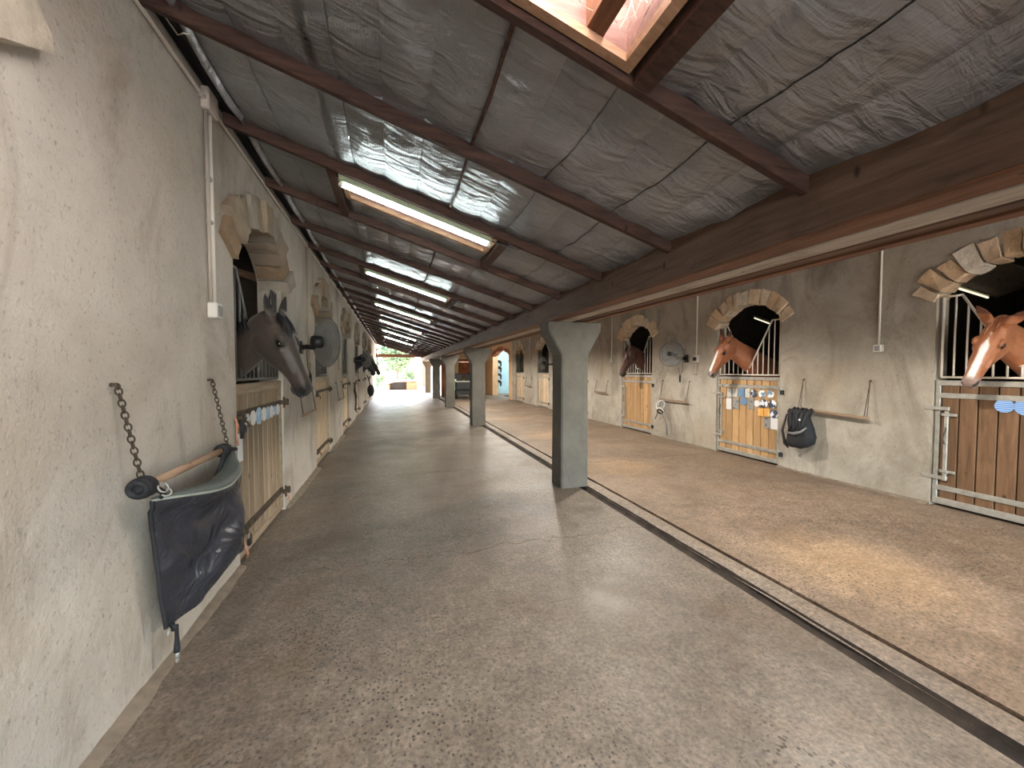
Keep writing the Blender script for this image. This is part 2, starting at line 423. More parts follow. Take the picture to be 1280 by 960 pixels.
    def ball(s, c, rx, ry=None, rz=None, n=12, m=8, frame=None):
        ry = ry or rx; rz = rz or rx; vs = []; c = Vector(c)
        fr = frame or (Vector((1, 0, 0)), Vector((0, 1, 0)), Vector((0, 0, 1)))
        for i in range(1, m):
            th = PI * i / m
            for k in range(n):
                a = 2 * PI * k / n
                vs.append(c + fr[0] * (rx * math.sin(th) * math.cos(a)) + fr[1] * (ry * math.sin(th) * math.sin(a)) + fr[2] * (rz * math.cos(th)))
        t = len(vs); vs += [c + fr[2] * rz, c - fr[2] * rz]
        fs = [(i * n + k, (i + 1) * n + k, (i + 1) * n + (k + 1) % n, i * n + (k + 1) % n) for i in range(m - 2) for k in range(n)]
        fs += [(t, k, (k + 1) % n) for k in range(n)] + [(t + 1, (m - 2) * n + (k + 1) % n, (m - 2) * n + k) for k in range(n)]
        return s.add(vs, fs)
    def disc(s, c, ax, r, th, n=20):
        ax = Vector(ax).normalized(); return s.tube([Vector(c), Vector(c) + ax * th], r, n)
    def mesh(s, name, smooth=False, fix=True):
        me = bpy.data.meshes.new(name); me.from_pydata(s.v, [], s.f)
        if fix:
            bm = bmesh.new(); bm.from_mesh(me); bmesh.ops.recalc_face_normals(bm, faces=bm.faces); bm.to_mesh(me); bm.free()
        if smooth: me.shade_smooth()
        me.update(); return me

def link(name, me, mat, parent=None, smooth=None):
    o = bpy.data.objects.new(name, me)
    if mat is not None and len(me.materials) == 0: me.materials.append(M[mat] if isinstance(mat, str) else mat)
    C.objects.link(o)
    if parent: o.parent = parent
    return o
def obj(name, mb, mat, parent=None, smooth=False): return link(name, mb.mesh(name, smooth), mat, parent)
def tag(o, label, cat, group=None, kind=None):
    o['label'] = label; o['category'] = cat
    if group: o['group'] = group
    if kind: o['kind'] = kind
    return o
def thing(name, label, cat, loc=(0, 0, 0), rz=0.0, group=None):
    o = bpy.data.objects.new(name, None); C.objects.link(o); o.empty_display_size = 0.1
    o.location = loc; o.rotation_euler = (0, 0, rz)
    return tag(o, label, cat, group)
def struct(name, mb, mat, parent=None, smooth=False):
    o = obj(name, mb, mat, parent, smooth); o['kind'] = 'structure'; return o
def kids(o): return [c for c in bpy.data.objects if c.parent == o]
CHILD = {}
def copy_tree(o, parent=None):
    c = o.copy(); C.objects.link(c)
    if parent: c.parent = parent
    for ch in CHILD.get(o.name, None) or kids(o): copy_tree(ch, c)
    return c

# ------------------------------------------------------------------ layout numbers
XL, XR = -1.13, 5.72                 # faces of the left and right stable walls
Y0, Y1 = -6.5, 27.0                  # the aisle's near and far ends
WT = 0.22                            # wall thickness
LEFT_DOORS = [0.83, 4.00, 7.08, 10.25, 13.35, 16.45, 19.6]
RIGHT_DOORS = [-0.95, 2.09, 5.09, 8.18, 11.3, 14.40, 17.38]
RAFTERS = [1.34 + 0.92 * k for k in range(-8, 28)]
SKYL = [(-8.78 + 2.76 * k + 0.92 * 0, ) for k in range(0)]
def roof_z(x): return 3.28 - 0.30 * (x + 1.13)

# ------------------------------------------------------------------ walls with arched openings
def arc(yc, half, zs, rise, n=14, grow=0.0):
    r = (half * half + rise * rise) / (2 * rise); zc = zs + rise - r; th = math.asin(min(1, half / r))
    return [(yc + (r + grow) * math.sin(-th + 2 * th * i / n), zc + (r + grow) * math.cos(-th + 2 * th * i / n)) for i in range(n + 1)], r, zc, th

def arched_wall(xa, xb, y0, y1, ztop, openings):
    mb = MB(); y = y0
    for (yc, half, zs, rise) in sorted(openings):
        mb.prism([(y, 0), (yc - half, 0), (yc - half, ztop), (y, ztop)], 0, xa, xb)
        pts, r, zc, th = arc(yc, half, zs, rise)
        for a, b in zip(pts[:-1], pts[1:]):
            mb.prism([(a[0], a[1]), (b[0], b[1]), (b[0], ztop), (a[0], ztop)], 0, xa, xb)
        y = yc + half
    mb.prism([(y, 0), (y1, 0), (y1, ztop), (y, ztop)], 0, xa, xb)
    return mb

def arch_stones(parent, side, yc, half, zs, rise, n, ring, proud, ext=0.13, deep=0.2, seed=0, cuts=1, mat='stone', jit=0.02):
    rnd = random.Random(seed)
    pts, r, zc, th = arc(yc, half, zs, rise)
    th2 = th + ext
    edges = [-th2 + 2 * th2 * i / n + (rnd.uniform(-0.03, 0.03) if 0 < i < n else 0) for i in range(n + 1)]
    for i in range(n):
        a0, a1 = edges[i] + 0.014, edges[i + 1] - 0.014
        ro = ring + rnd.uniform(-0.035, 0.03); ri = rnd.uniform(-0.045, -0.025)
        p = proud + rnd.uniform(-0.02, 0.02)
        face = XL if side < 0 else XR
        s = 1 if side < 0 else -1                      # towards the aisle
        bm = bmesh.new()
        vs = []
        for x in (face - s * deep, face + s * p):
            for (a, rr) in ((a0, r + ri), (a1, r + ri), (a1, r + ro), (a0, r + ro)):
                jx = rnd.uniform(-jit, jit) * (1 if x == face + s * p else 0.2)
                vs.append(bm.verts.new((x + jx, yc + (rr + rnd.uniform(-jit, jit)*0.5) * math.sin(a), zc + (rr + rnd.uniform(-jit, jit)*0.6) * math.cos(a))))
        for f in ((0, 1, 2, 3), (7, 6, 5, 4), (0, 4, 5, 1), (1, 5, 6, 2), (2, 6, 7, 3), (3, 7, 4, 0)):
            bm.faces.new([vs[k] for k in f])
        bmesh.ops.recalc_face_normals(bm, faces=bm.faces)
        bmesh.ops.subdivide_edges(bm, edges=bm.edges, cuts=cuts, use_grid_fill=True)
        for v in bm.verts:
            q = noise.noise_vector(v.co * 9.0 + Vector((seed, i * 3.1, 0))) * 0.011
            q += noise.noise_vector(v.co * 26.0) * 0.007
            v.co += q
        me = bpy.data.meshes.new('arch_stone'); bm.to_mesh(me); bm.free()
        link('arch_stone', me, mat, parent)

LH, RH = 0.64, 0.61
left_open = [(y, LH, 2.42 if i else 2.50, 0.34) for i, y in enumerate(LEFT_DOORS)]
right_open = [(y, RH, 2.34, 0.31) for y in RIGHT_DOORS]
ARCH = (20.88, 1.72, 2.36, 0.30)
wall_left = struct('wall_left', arched_wall(XL - WT, XL, Y0, Y1, 3.30, left_open), 'plaster_left')
wall_right = struct('wall_right', arched_wall(XR, XR + WT, Y0, 18.55, 3.62, right_open), 'plaster_right')
wall_orange = struct('wall_right_end', arched_wall(XR, XR + 0.34, 18.55, 24.6, 3.62, [ARCH]), 'plaster_orange')
for i, y in enumerate(LEFT_DOORS):
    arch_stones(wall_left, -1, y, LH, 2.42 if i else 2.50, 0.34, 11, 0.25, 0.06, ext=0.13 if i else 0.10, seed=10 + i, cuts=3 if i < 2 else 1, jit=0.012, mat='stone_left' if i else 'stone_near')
for i, y in enumerate(RIGHT_DOORS):
    arch_stones(wall_right, 1, y, RH, 2.34, 0.31, 11 if i > 1 else 12, 0.20, 0.03, seed=40 + i, cuts=2 if i < 4 else 1)
arch_stones(wall_orange, 1, *ARCH, 22, 0.16, 0.03, ext=0.03, seed=77, cuts=1, mat='brick_red')

# stable interiors behind both walls
def stalls(side):
    s = -1 if side < 0 else 1
    xa = (XL - WT) if side < 0 else (XR + WT)
    xb = xa + s * 3.5
    doors = LEFT_DOORS if side < 0 else RIGHT_DOORS
    nm = 'left' if side < 0 else 'right'
    yend = Y1 if side < 0 else 18.55
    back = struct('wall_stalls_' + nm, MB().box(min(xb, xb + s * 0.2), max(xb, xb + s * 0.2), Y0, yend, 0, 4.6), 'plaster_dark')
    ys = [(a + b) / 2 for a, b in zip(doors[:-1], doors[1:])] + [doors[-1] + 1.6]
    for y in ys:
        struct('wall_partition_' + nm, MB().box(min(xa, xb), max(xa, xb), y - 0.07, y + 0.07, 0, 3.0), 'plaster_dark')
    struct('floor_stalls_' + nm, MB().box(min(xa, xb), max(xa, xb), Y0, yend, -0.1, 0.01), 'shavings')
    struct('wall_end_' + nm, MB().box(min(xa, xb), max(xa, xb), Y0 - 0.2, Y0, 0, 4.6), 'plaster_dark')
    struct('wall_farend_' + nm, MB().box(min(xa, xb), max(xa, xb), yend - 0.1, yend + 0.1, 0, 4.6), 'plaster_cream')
stalls(-1); stalls(1)

# ------------------------------------------------------------------ floor: slabs, kerb strip, drain
floor = struct('floor', MB().box(XL - 0.3, XR + 0.4, Y0, Y1, -0.30, -0.12), 'drain')
def slab(x0, x1, ya, yb, mat, seed, crack_a=0.0, crack_b=0.0, gap=0.004, split=24):
    """slab with joint edges; crack_* is the wander of that edge"""
    n = split
    def edge(yv, amp, sgn, key):
        return [(x0 + (x1 - x0) * i / n, yv + sgn * gap + (amp * (noise.noise((i * 0.33, key, 0)) + 0.5 * noise.noise((i * 1.1, key, 3)))
                if amp else 0)) for i in range(n + 1)]
    a = edge(ya, crack_a, 1, ya); b = edge(yb, crack_b, -1, yb)
    mb = MB(); top = a + b; m = n + 1
    vs = [(x, y, 0.0) for x, y in top] + [(x, y, -0.12) for x, y in top]
    fs = [(i, i + 1, m + i + 1, m + i) for i in range(n)]
    fs += [(i, i + 2 * m, i + 1 + 2 * m, i + 1) for i in range(n)] + [(m + i, m + i + 1, m + i + 1 + 2 * m, m + i + 2 * m) for i in range(n)]
    fs += [(0, m, 3 * m, 2 * m), (n, m + n, 3 * m + n, 2 * m + n)]
    mb.add(vs, fs)
    return obj('slab', mb, mat, floor)
lj = [Y0, -2.7, 3.12, 5.72, 8.8, 11.9, 15.0, 18.1, 21.2, 24.2, Y1]
for k, (a, b) in enumerate(zip(lj[:-1], lj[1:])):
    slab(XL - 0.25, 2.262, a, b, 'concrete_left', k, 0.16 if a == 3.12 else 0, 0.16 if b == 3.12 else 0, 0.0032 if 3.12 in (a, b) else 0.008, 60 if 3.12 in (a, b) else 4)
rj = [Y0, -2.6, 5.58, 8.55, 11.6, 14.7, 17.8, 20.9, 24.0, Y1]
for k, (a, b) in enumerate(zip(rj[:-1], rj[1:])):
    slab(2.60, XR + 0.4, a, b, 'concrete_right', 50 + k, 0, 0, 0.006, 4)
# kerb strip between the drain and the bay
def strip(name, x0, x1, mat, key, zfun, nx=4, wob=0.012, ny=260):
    vs = []; fs = []
    for j in range(ny + 1):
        y = Y0 + (Y1 - Y0) * j / ny
        for i in range(nx + 1):
            t = i / nx
            vs.append((x0 + (x1 - x0) * t + wob * noise.noise((y * 0.9, key, t * 0.7)), y, zfun(t, y)))
    w = nx + 1
    fs = [(j * w + i, j * w + i + 1, (j + 1) * w + i + 1, (j + 1) * w + i) for j in range(ny) for i in range(nx)]
    return obj(name, MB().add(vs, fs), mat, floor, True)
strip('kerb_strip', 2.385, 2.592, 'concrete_kerb', 4, lambda t, y: (0.004 if 0.02 < t < 0.98 else -0.02) + 0.004 * noise.noise((y * 3, t * 2, 1)))
strip('drain_channel', 2.25, 2.40, 'drain', 9, lambda t, y: -0.055 * math.sin(PI * min(1, max(0, t))) ** 0.7 - 0.002 + 0.006 * noise.noise((y * 6, t * 4, 5)), 8, 0.006)

# rough mortar fillet at the foot of the left wall, and a thin one at the right
def fillet(name, side, a, b, wd, ht, key):
    face = XL if side < 0 else XR; s = 1 if side < 0 else -1
    ny = max(2, int((b - a) / 0.06)); vs = []
    prof = [(0.0, 1.0), (0.35, 0.75), (0.75, 0.35), (1.0, 0.0)]
    for j in range(ny + 1):
        y = a + (b - a) * j / ny
        k = 1 + 0.5 * noise.noise((y * 2.3, key, 0)) + 0.3 * noise.noise((y * 9, key, 2))
        for (px, pz) in prof:
            vs.append((face + s * px * wd * k, y, pz * ht * k + 0.001 + 0.004 * noise.noise((y * 14, px * 5, key))))
    fs = [(j * 4 + i, j * 4 + i + 1, (j + 1) * 4 + i + 1, (j + 1) * 4 + i) for j in range(ny) for i in range(3)]
    o = struct(name, MB().add(vs, fs), 'mortar', None, True); return o
def gaps(doors, half, a, b):
    out = []; y = a
    for dcen in doors:
        if dcen - half > y: out.append((y, dcen - half))
        y = max(y, dcen + half)
    out.append((y, b)); return out
for i, (a, b) in enumerate(gaps(LEFT_DOORS, LH, Y0, Y1)): fillet('baseboard_left' if i == 0 else 'baseboard_left.%03d' % i, -1, a, b, 0.05, 0.028, i + 1.5)
for i, (a, b) in enumerate(gaps(RIGHT_DOORS, RH, Y0, 18.5)): fillet('baseboard_right' if i == 0 else 'baseboard_right.%03d' % i, 1, a, b, 0.04, 0.02, i + 30.5)

# ------------------------------------------------------------------ roof: sheet, foil rolls, rafters, beams, skylights
SK_X = (-0.37, 0.86)
SK_Y = [(-7.77 + 2.76 * k, -6.97 + 2.76 * k) for k in range(12)]      # one bay in three
SK_Y = [(0.46 + 2.76 * k, 1.30 + 2.76 * k) for k in (-2, -1, 0)] + [(3.215 + 2.76 * k, 3.665 + 2.76 * k) for k in range(0, 9) if 3.665 + 2.76 * k < 26.5]
def holed(xs, ys, zf, holes, mb, flip=False, th=None):
    vs = [(x, y, zf(x, y)) for y in ys for x in xs]; w = len(xs); fs = []
    for j in range(len(ys) - 1):
        for i in range(w - 1):
            cx = (xs[i] + xs[i + 1]) / 2; cy = (ys[j] + ys[j + 1]) / 2
            if any(hx0 < cx < hx1 and hy0 < cy < hy1 for hx0, hx1, hy0, hy1 in holes): continue
            fs.append((j * w + i, j * w + i + 1, (j + 1) * w + i + 1, (j + 1) * w + i))
    mb.add(vs, fs); return mb
holes = [(SK_X[0], SK_X[1], a, b) for a, b in SK_Y]
ybr = sorted(set([Y0 - 0.4, Y1 + 0.2] + [v for h in SK_Y for v in h]))
ceiling = struct('ceiling', holed([-5.2, SK_X[0], SK_X[1], 2.0], ybr, lambda x, y: roof_z(x) + 0.24, holes, MB()), 'roof_sheet')
# foil in long rolls whose lapped seams run down the aisle
seams = [-0.95, -0.72, -0.48, -0.26, -0.04, 0.18, 0.44, 0.67, 0.90, 1.13, 1.37, 1.60, 1.86]
def foil_z(x, y, k, t):
    ph = ((y - 1.34) / 0.92) % 1.0
    sag = 0.034 * math.sin(PI * ph) ** 1.2 + 0.012 * math.sin(PI * ph) * noise.noise((x * 2.2, y * 0.7, 3.3))
    wr = 0.016 * noise.noise((x * 4 + y * 1.5, y * 6.0, 1.0)) * math.sin(PI * ph) + 0.007 * noise.noise((x * 8, y * 15.0, 7.0))
    pillow = 0.014 * (1 - (2 * t - 1) ** 2)
    return roof_z(x) + 0.006 - sag - wr - pillow + (0.006 if k % 2 else 0)
ny_f = int((Y1 - Y0) / 0.046)
base_ys = [Y0 + (Y1 - Y0) * j / ny_f for j in range(ny_f + 1)]
for k, (xa, xb) in enumerate(zip(seams[:-1], seams[1:])):
    xs = [xa + (xb - xa) * i / 6 for i in range(7)]
    for hx in SK_X:
        if xa + 0.01 < hx < xb - 0.01: xs = sorted(xs + [hx])
    ys = sorted(base_ys + [v for h in SK_Y for v in h]) if xb > SK_X[0] and xa < SK_X[1] else base_ys
    ys = [y for i, y in enumerate(ys) if i == 0 or y - ys[i - 1] > 1e-4]
    mb = holed(xs, ys, lambda x, y: foil_z(x, y, k, (x - xa) / (xb - xa)), holes, MB())
    obj('foil_roll', mb, 'foil', ceiling, True)
# turned-down foil edge over the wall head
vs = []; ny = 520
for j in range(ny + 1):
    y = Y0 + (Y1 - Y0) * j / ny; ph = ((y - 1.34) / 0.92) % 1.0
    e = 0.05 * math.sin(PI * ph)
    for (dx, dz) in ((0.0, 0.0), (-0.018, -0.028), (-0.045, -0.03), (-0.07, 0.0)):
        vs.append((-0.95 + dx * 0.6 * (1 + e * 4), y, roof_z(-0.95) + 0.004 - e * 0.8 + dz * (1 + 0.5 * noise.noise((y * 5, 0, 0)))))
obj('foil_edge', MB().add(vs, [(j * 4 + i, j * 4 + i + 1, (j + 1) * 4 + i + 1, (j + 1) * 4 + i) for j in range(ny) for i in range(3)]), 'foil', ceiling, True)
# rafters under the foil
for y in RAFTERS:
    if y < Y0 or y > Y1: continue
    mb = MB(); h = 0.078; w = 0.025
    vs = []
    for x in (-1.10, 1.90):
        z = roof_z(x)
        vs += [(x, y - w, z - 0.002), (x, y + w, z - 0.002), (x, y + w, z - h + 0.008), (x, y + w - 0.008, z - h), (x, y - w + 0.008, z - h), (x, y - w, z - h + 0.008)]
    mb.add(vs, [(0, 1, 2, 3, 4, 5), (11, 10, 9, 8, 7, 6)] + [(i, i + 6, (i + 1) % 6 + 6, (i + 1) % 6) for i in range(6)])
    obj('rafter', mb, 'rafter', ceiling)
# the thin dark batten seen at the wide seam
for y in RAFTERS:
    if y + 0.92 > Y1 or y < Y0: continue
    if any(a - 0.2 < y + 0.46 < b + 0.2 for a, b in SK_Y): continue
    mb = MB(); x = 0.44
    path = [(x, y + 0.032, roof_z(x) - 0.012), (x, y + 0.46, roof_z(x) - 0.05), (x, y + 0.888, roof_z(x) - 0.012)]
    mb.tube(path, 0.009, 6); obj('seam_batten', mb, 'rafter', ceiling)
# main double beam on the columns
obj('beam', MB().prism([(1.83, 2.13), (1.842, 2.118), (1.955, 2.118), (1.967, 2.13), (1.967, 2.52), (1.83, 2.45)], 1, Y0, Y1), 'beam', ceiling)
obj('grey_board', MB().box(1.975, 2.13, Y0, Y1, 2.106, 2.16), 'board_grey', ceiling)
obj('beam_strip', MB().box(1.828, 1.972, Y0, Y1, 2.112, 2.126), 'beam_red', ceiling)
obj('beam', MB().prism([(2.20, 2.13), (2.21, 2.12), (2.34, 2.12), (2.35, 2.13), (2.35, 2.50), (2.20, 2.50)], 1, Y0, Y1), 'beam', ceiling)
obj('beam_strip', MB().box(2.30, 2.375, Y0, Y1, 2.108, 2.135), 'beam_red', ceiling)
obj('batten', MB().box(2.145, 2.18, Y0, Y1, 2.122, 2.16), 'beam', ceiling)
obj('gutter_board', MB().box(1.95, 2.36, Y0, Y1, 2.46, 2.49), 'beam', ceiling)
# right bay roof, rising to the right wall
def rz(x): return 2.52 + 0.28 * (x - 2.0)
ceil_r = struct('ceiling_bay', MB().add([(1.95, Y0 - .4, rz(1.95) + 0.1), (9.8, Y0 - .4, rz(9.8) + 0.1), (9.8, Y1, rz(9.8) + 0.1), (1.95, Y1, rz(1.95) + 0.1)], [(0, 1, 2, 3)]), 'roof_sheet')
obj('foil_sheet', MB().add([(2.2, Y0, rz(2.2)), (5.75, Y0, rz(5.75)), (5.75, Y1, rz(5.75)), (2.2, Y1, rz(2.2))], [(0, 1, 2, 3)]), 'foil', ceil_r)
for y in RAFTERS[::2]:
    if Y0 < y < Y1:
        mb = MB(); vs = []
        for x in (2.3, 5.74):
            z = rz(x); vs += [(x, y - .03, z - .002), (x, y + .03, z - .002), (x, y + .03, z - .09), (x, y - .03, z - .09)]
        obj('rafter', mb.add(vs, [(0, 1, 2, 3), (7, 6, 5, 4), (0, 4, 5, 1), (1, 5, 6, 2), (2, 6, 7, 3), (3, 7, 4, 0)]), 'rafter', ceil_r)

# skylights: pine trim, pink curb boards, brown purlin, white sheet
def sloped_box(mb, x0, x1, y0, y1, lo, hi):
    vs = [(x, y, roof_z(x) + o) for o in (lo, hi) for y in (y0, y1) for x in (x0, x1)]
    return mb.add(vs, [(0, 2, 3, 1), (4, 5, 7, 6), (0, 1, 5, 4), (2, 6, 7, 3), (0, 4, 6, 2), (1, 3, 7, 5)])
for k, (ya, yb) in enumerate(SK_Y):
    x0, x1 = SK_X
    n = 40; vs = []                                   # corrugated translucent sheet
    for i in range(n + 1):
        x = x0 - 0.03 + (x1 - x0 + 0.06) * i / n
        for y in (ya - 0.02, yb + 0.02): vs.append((x, y, roof_z(x) + 0.215 + 0.012 * math.cos(i * PI / 2)))
    win = struct('window_%d' % (k + 1), MB().add(vs, [(2 * i, 2 * i + 2, 2 * i + 3, 2 * i + 1) for i in range(n)]), 'skylight' if k < 3 else 'skylight_dirty', None, True)
    t = 0.022
    ta, tb = (ya - 0.01, yb + 0.01) if k < 3 else (ya - 0.01, ya + 0.86)
    for (a, b, c, dd) in ((x0, x1, ya, ya + t), (x0, x1, yb - t, yb), (x0, x0 + t, ya + t, yb - t), (x1 - t, x1, ya + t, yb - t)):
        obj('curb_board', sloped_box(MB(), a, b, c, dd, -0.02, 0.205), 'frame_pink', win)
    f = 0.03
    for (a, b, c, dd) in ((x0 - f + t, x1 + f - t, ya - f + t, ya + f), (x0 - f + t, x1 + f - t, yb - f, yb + f - t), (x0 - f + t, x0 + f, ya + f, yb - f), (x1 - f, x1 + f - t, ya + f, yb - f)):
        obj('frame_trim', sloped_box(MB(), a, b, c, dd, -0.055, -0.022), 'frame_pine', win)
    # dark trimmer joists on the two short sides
    for (a, b) in ((x0 - 0.10, x0 - 0.03), (x1 + 0.03, x1 + 0.10)):
        obj('trimmer', sloped_box(MB(), a, b, RAFTERS[0] and ta, tb, -0.078, -0.002), 'rafter', win)
    xm = 0.67
    obj('purlin', sloped_box(MB(), xm, xm + 0.065, ya + t, yb - t, -0.02 if k < 3 else 0.09, 0.10 if k < 3 else 0.19), 'beam_red', win)
    if k == 2:                                        # cobwebs in the nearest skylight
        rnd = random.Random(3); mb = MB()
        for q in range(70):
            c0 = (rnd.uniform(0.2, x1 - 0.03), yb - t - rnd.uniform(0, 0.05)) if rnd.random() < 0.65 else (x1 - 0.03 - rnd.uniform(0, 0.04), rnd.uniform(ya + 0.3, yb - 0.05))
            c1 = (c0[0] + rnd.uniform(-0.2, 0.2), c0[1] - rnd.uniform(0, 0.14))
            za, zb = rnd.uniform(-0.02, 0.18), rnd.uniform(0.0, 0.19)
            c1 = (min(max(c1[0], x0 + .03), x1 - .03), min(max(c1[1], ya + .03), yb - .03))
            pts = []
            for s_ in range(4):
                u = s_ / 3; x = c0[0] + (c1[0] - c0[0]) * u; y = c0[1] + (c1[1] - c0[1]) * u
                pts.append((x, y, roof_z(x) + za + (zb - za) * u - 0.02 * math.sin(PI * u)))
            mb.tube(pts, rnd.choice([0.0008, 0.0012, 0.002]), 4)
        o = obj('cobweb', mb, 'cobweb', win); o['kind'] = 'stuff'

# fluorescent battens beside the skylights
lamp_names = ['nearest', 'second', 'third', 'fourth', 'fifth', 'sixth', 'seventh']
first = None
for k, (ya, yb) in enumerate(SK_Y[3:9]):
    y = ya + 0.02
    lx0, lx1 = -0.38, 0.80
    lab = '%s fluorescent tube along the skylight trim, counting down the left aisle' % lamp_names[k]
    if first is None:
        t = thing('fluorescent_light', lab, 'light', (0, y, 0), 0, 'fluorescent tubes under the foil roof')
        sl = -0.30
        def P(x, dy, dz): return (x, dy, roof_z(x) + dz)
        vs = []
        for x in (lx0, lx1): vs += [P(x, -0.04, -0.079), P(x, 0.03, -0.079), P(x, 0.03, -0.10), P(x, 0.015, -0.115), P(x, -0.025, -0.115), P(x, -0.04, -0.10)]
        obj('housing', MB().add(vs, [(0, 1, 2, 3, 4, 5), (11, 10, 9, 8, 7, 6)] + [(i, i + 6, (i + 1) % 6 + 6, (i + 1) % 6) for i in range(6)]), 'tube_housing', t)
        obj('tube', MB().tube([P(lx0 + 0.03, 0.005, -0.138), P(lx1 - 0.03, 0.005, -0.138)], 0.012, 10), 'tube', t)
        for x in (lx0 + 0.012, lx1 - 0.012): obj('tube_holder', MB().tube([P(x - 0.012, 0.005, -0.132), P(x + 0.012, 0.005, -0.139)], 0.018, 8), 'white_plastic', t)
        obj('cable', MB().tube([P(lx1, 0, -0.095), P(lx1 + 0.1, -0.02, -0.10), P(lx1 + 0.25, -0.04, -0.085)], 0.006, 5), 'cable', t)
        first = t
    else:
        t = copy_tree(first); t.location = (0, y, 0); t['label'] = lab

# fluorescent battens and a timber bracket inside the stalls
for (xa, ya, za, xb, yb, zb, lab) in ((7.0, 6.05, 2.56, 7.0, 5.72, 2.41, 'lit tube inside the stall behind the second chestnut horse'), (6.75, 3.05, 2.56, 7.35, 2.98, 2.44, 'lit tube on the sloping board in the stall at the right edge')):
    a, b = Vector((xa, ya, za)), Vector((xb, yb, zb))
    t = thing('stall_light', lab, 'light', a)
    for q in (0.1, 0.9): obj('hanging_wire', MB().tube([(b - a) * q + Vector((0, 0, 0.03)), (b - a) * q + Vector((0, 0, rz((a + (b - a) * q).x) + 0.11 - (a + (b - a) * q).z))], 0.004, 4), 'cable', t)
    obj('housing', MB().tube([Vector((0, 0, 0.035)), b - a + Vector((0, 0, 0.035))], 0.022, 6), 'tube_housing', t)
    obj('tube', MB().tube([Vector((0, 0, 0)), b - a], 0.012, 8), 'stall_tube', t)
bd = struct('ceiling_stall_board', MB().add([(6.7, 3.06, 2.60), (7.5, 2.96, 2.44), (7.5, 2.55, 2.60), (6.7, 2.62, 2.76), (6.7, 3.06, 2.62), (7.5, 2.96, 2.46), (7.5, 2.55, 2.62), (6.7, 2.62, 2.78)], [(0, 1, 2, 3), (7, 6, 5, 4), (0, 4, 5, 1), (1, 5, 6, 2), (2, 6, 7, 3), (3, 7, 4, 0)]), 'board_grey')
struct('trim_bracket', MB().prism([(-1.37, 2.50), (-1.75, 2.62), (-1.75, 2.70), (-1.37, 2.60)], 1, 5.30, 5.42), 'frame_pine')

# ------------------------------------------------------------------ columns
col_lab = ['concrete column standing just behind the viewer in the row', 'nearest grey concrete column with flared head beside the drain', 'second flared concrete column from the viewer, in front of the green vehicle',
           'third flared concrete column from the viewer, left of the green vehicle', 'fourth, pale sunlit concrete column near the open far end', 'farthest concrete column by the open far end']
for k, y in enumerate([-0.9, 4.43, 10.25, 15.75, 20.95, 26.3]):
    t = thing('concrete_column', col_lab[k], 'column', (2.205, y + 0.16, 0), 0, 'concrete columns along the drain')
    mb = MB(); rings = []
    for z, hx, hy in ((0, 0.195, 0.16), (0.0, 0.19, 0.16), (1.66, 0.185, 0.155), (1.70, 0.19, 0.155), (2.0, 0.365, 0.155), (2.108, 0.37, 0.155)):
        c = 0.018
        rings.append([(-hx + c, -hy, z), (hx - c, -hy, z), (hx, -hy + c, z), (hx, hy - c, z), (hx - c, hy, z), (-hx + c, hy, z), (-hx, hy - c, z), (-hx, -hy + c, z)])
    obj('shaft', MB().loft(rings[1:4]), 'column', t)
    obj('head', MB().loft(rings[3:]), 'column', t)

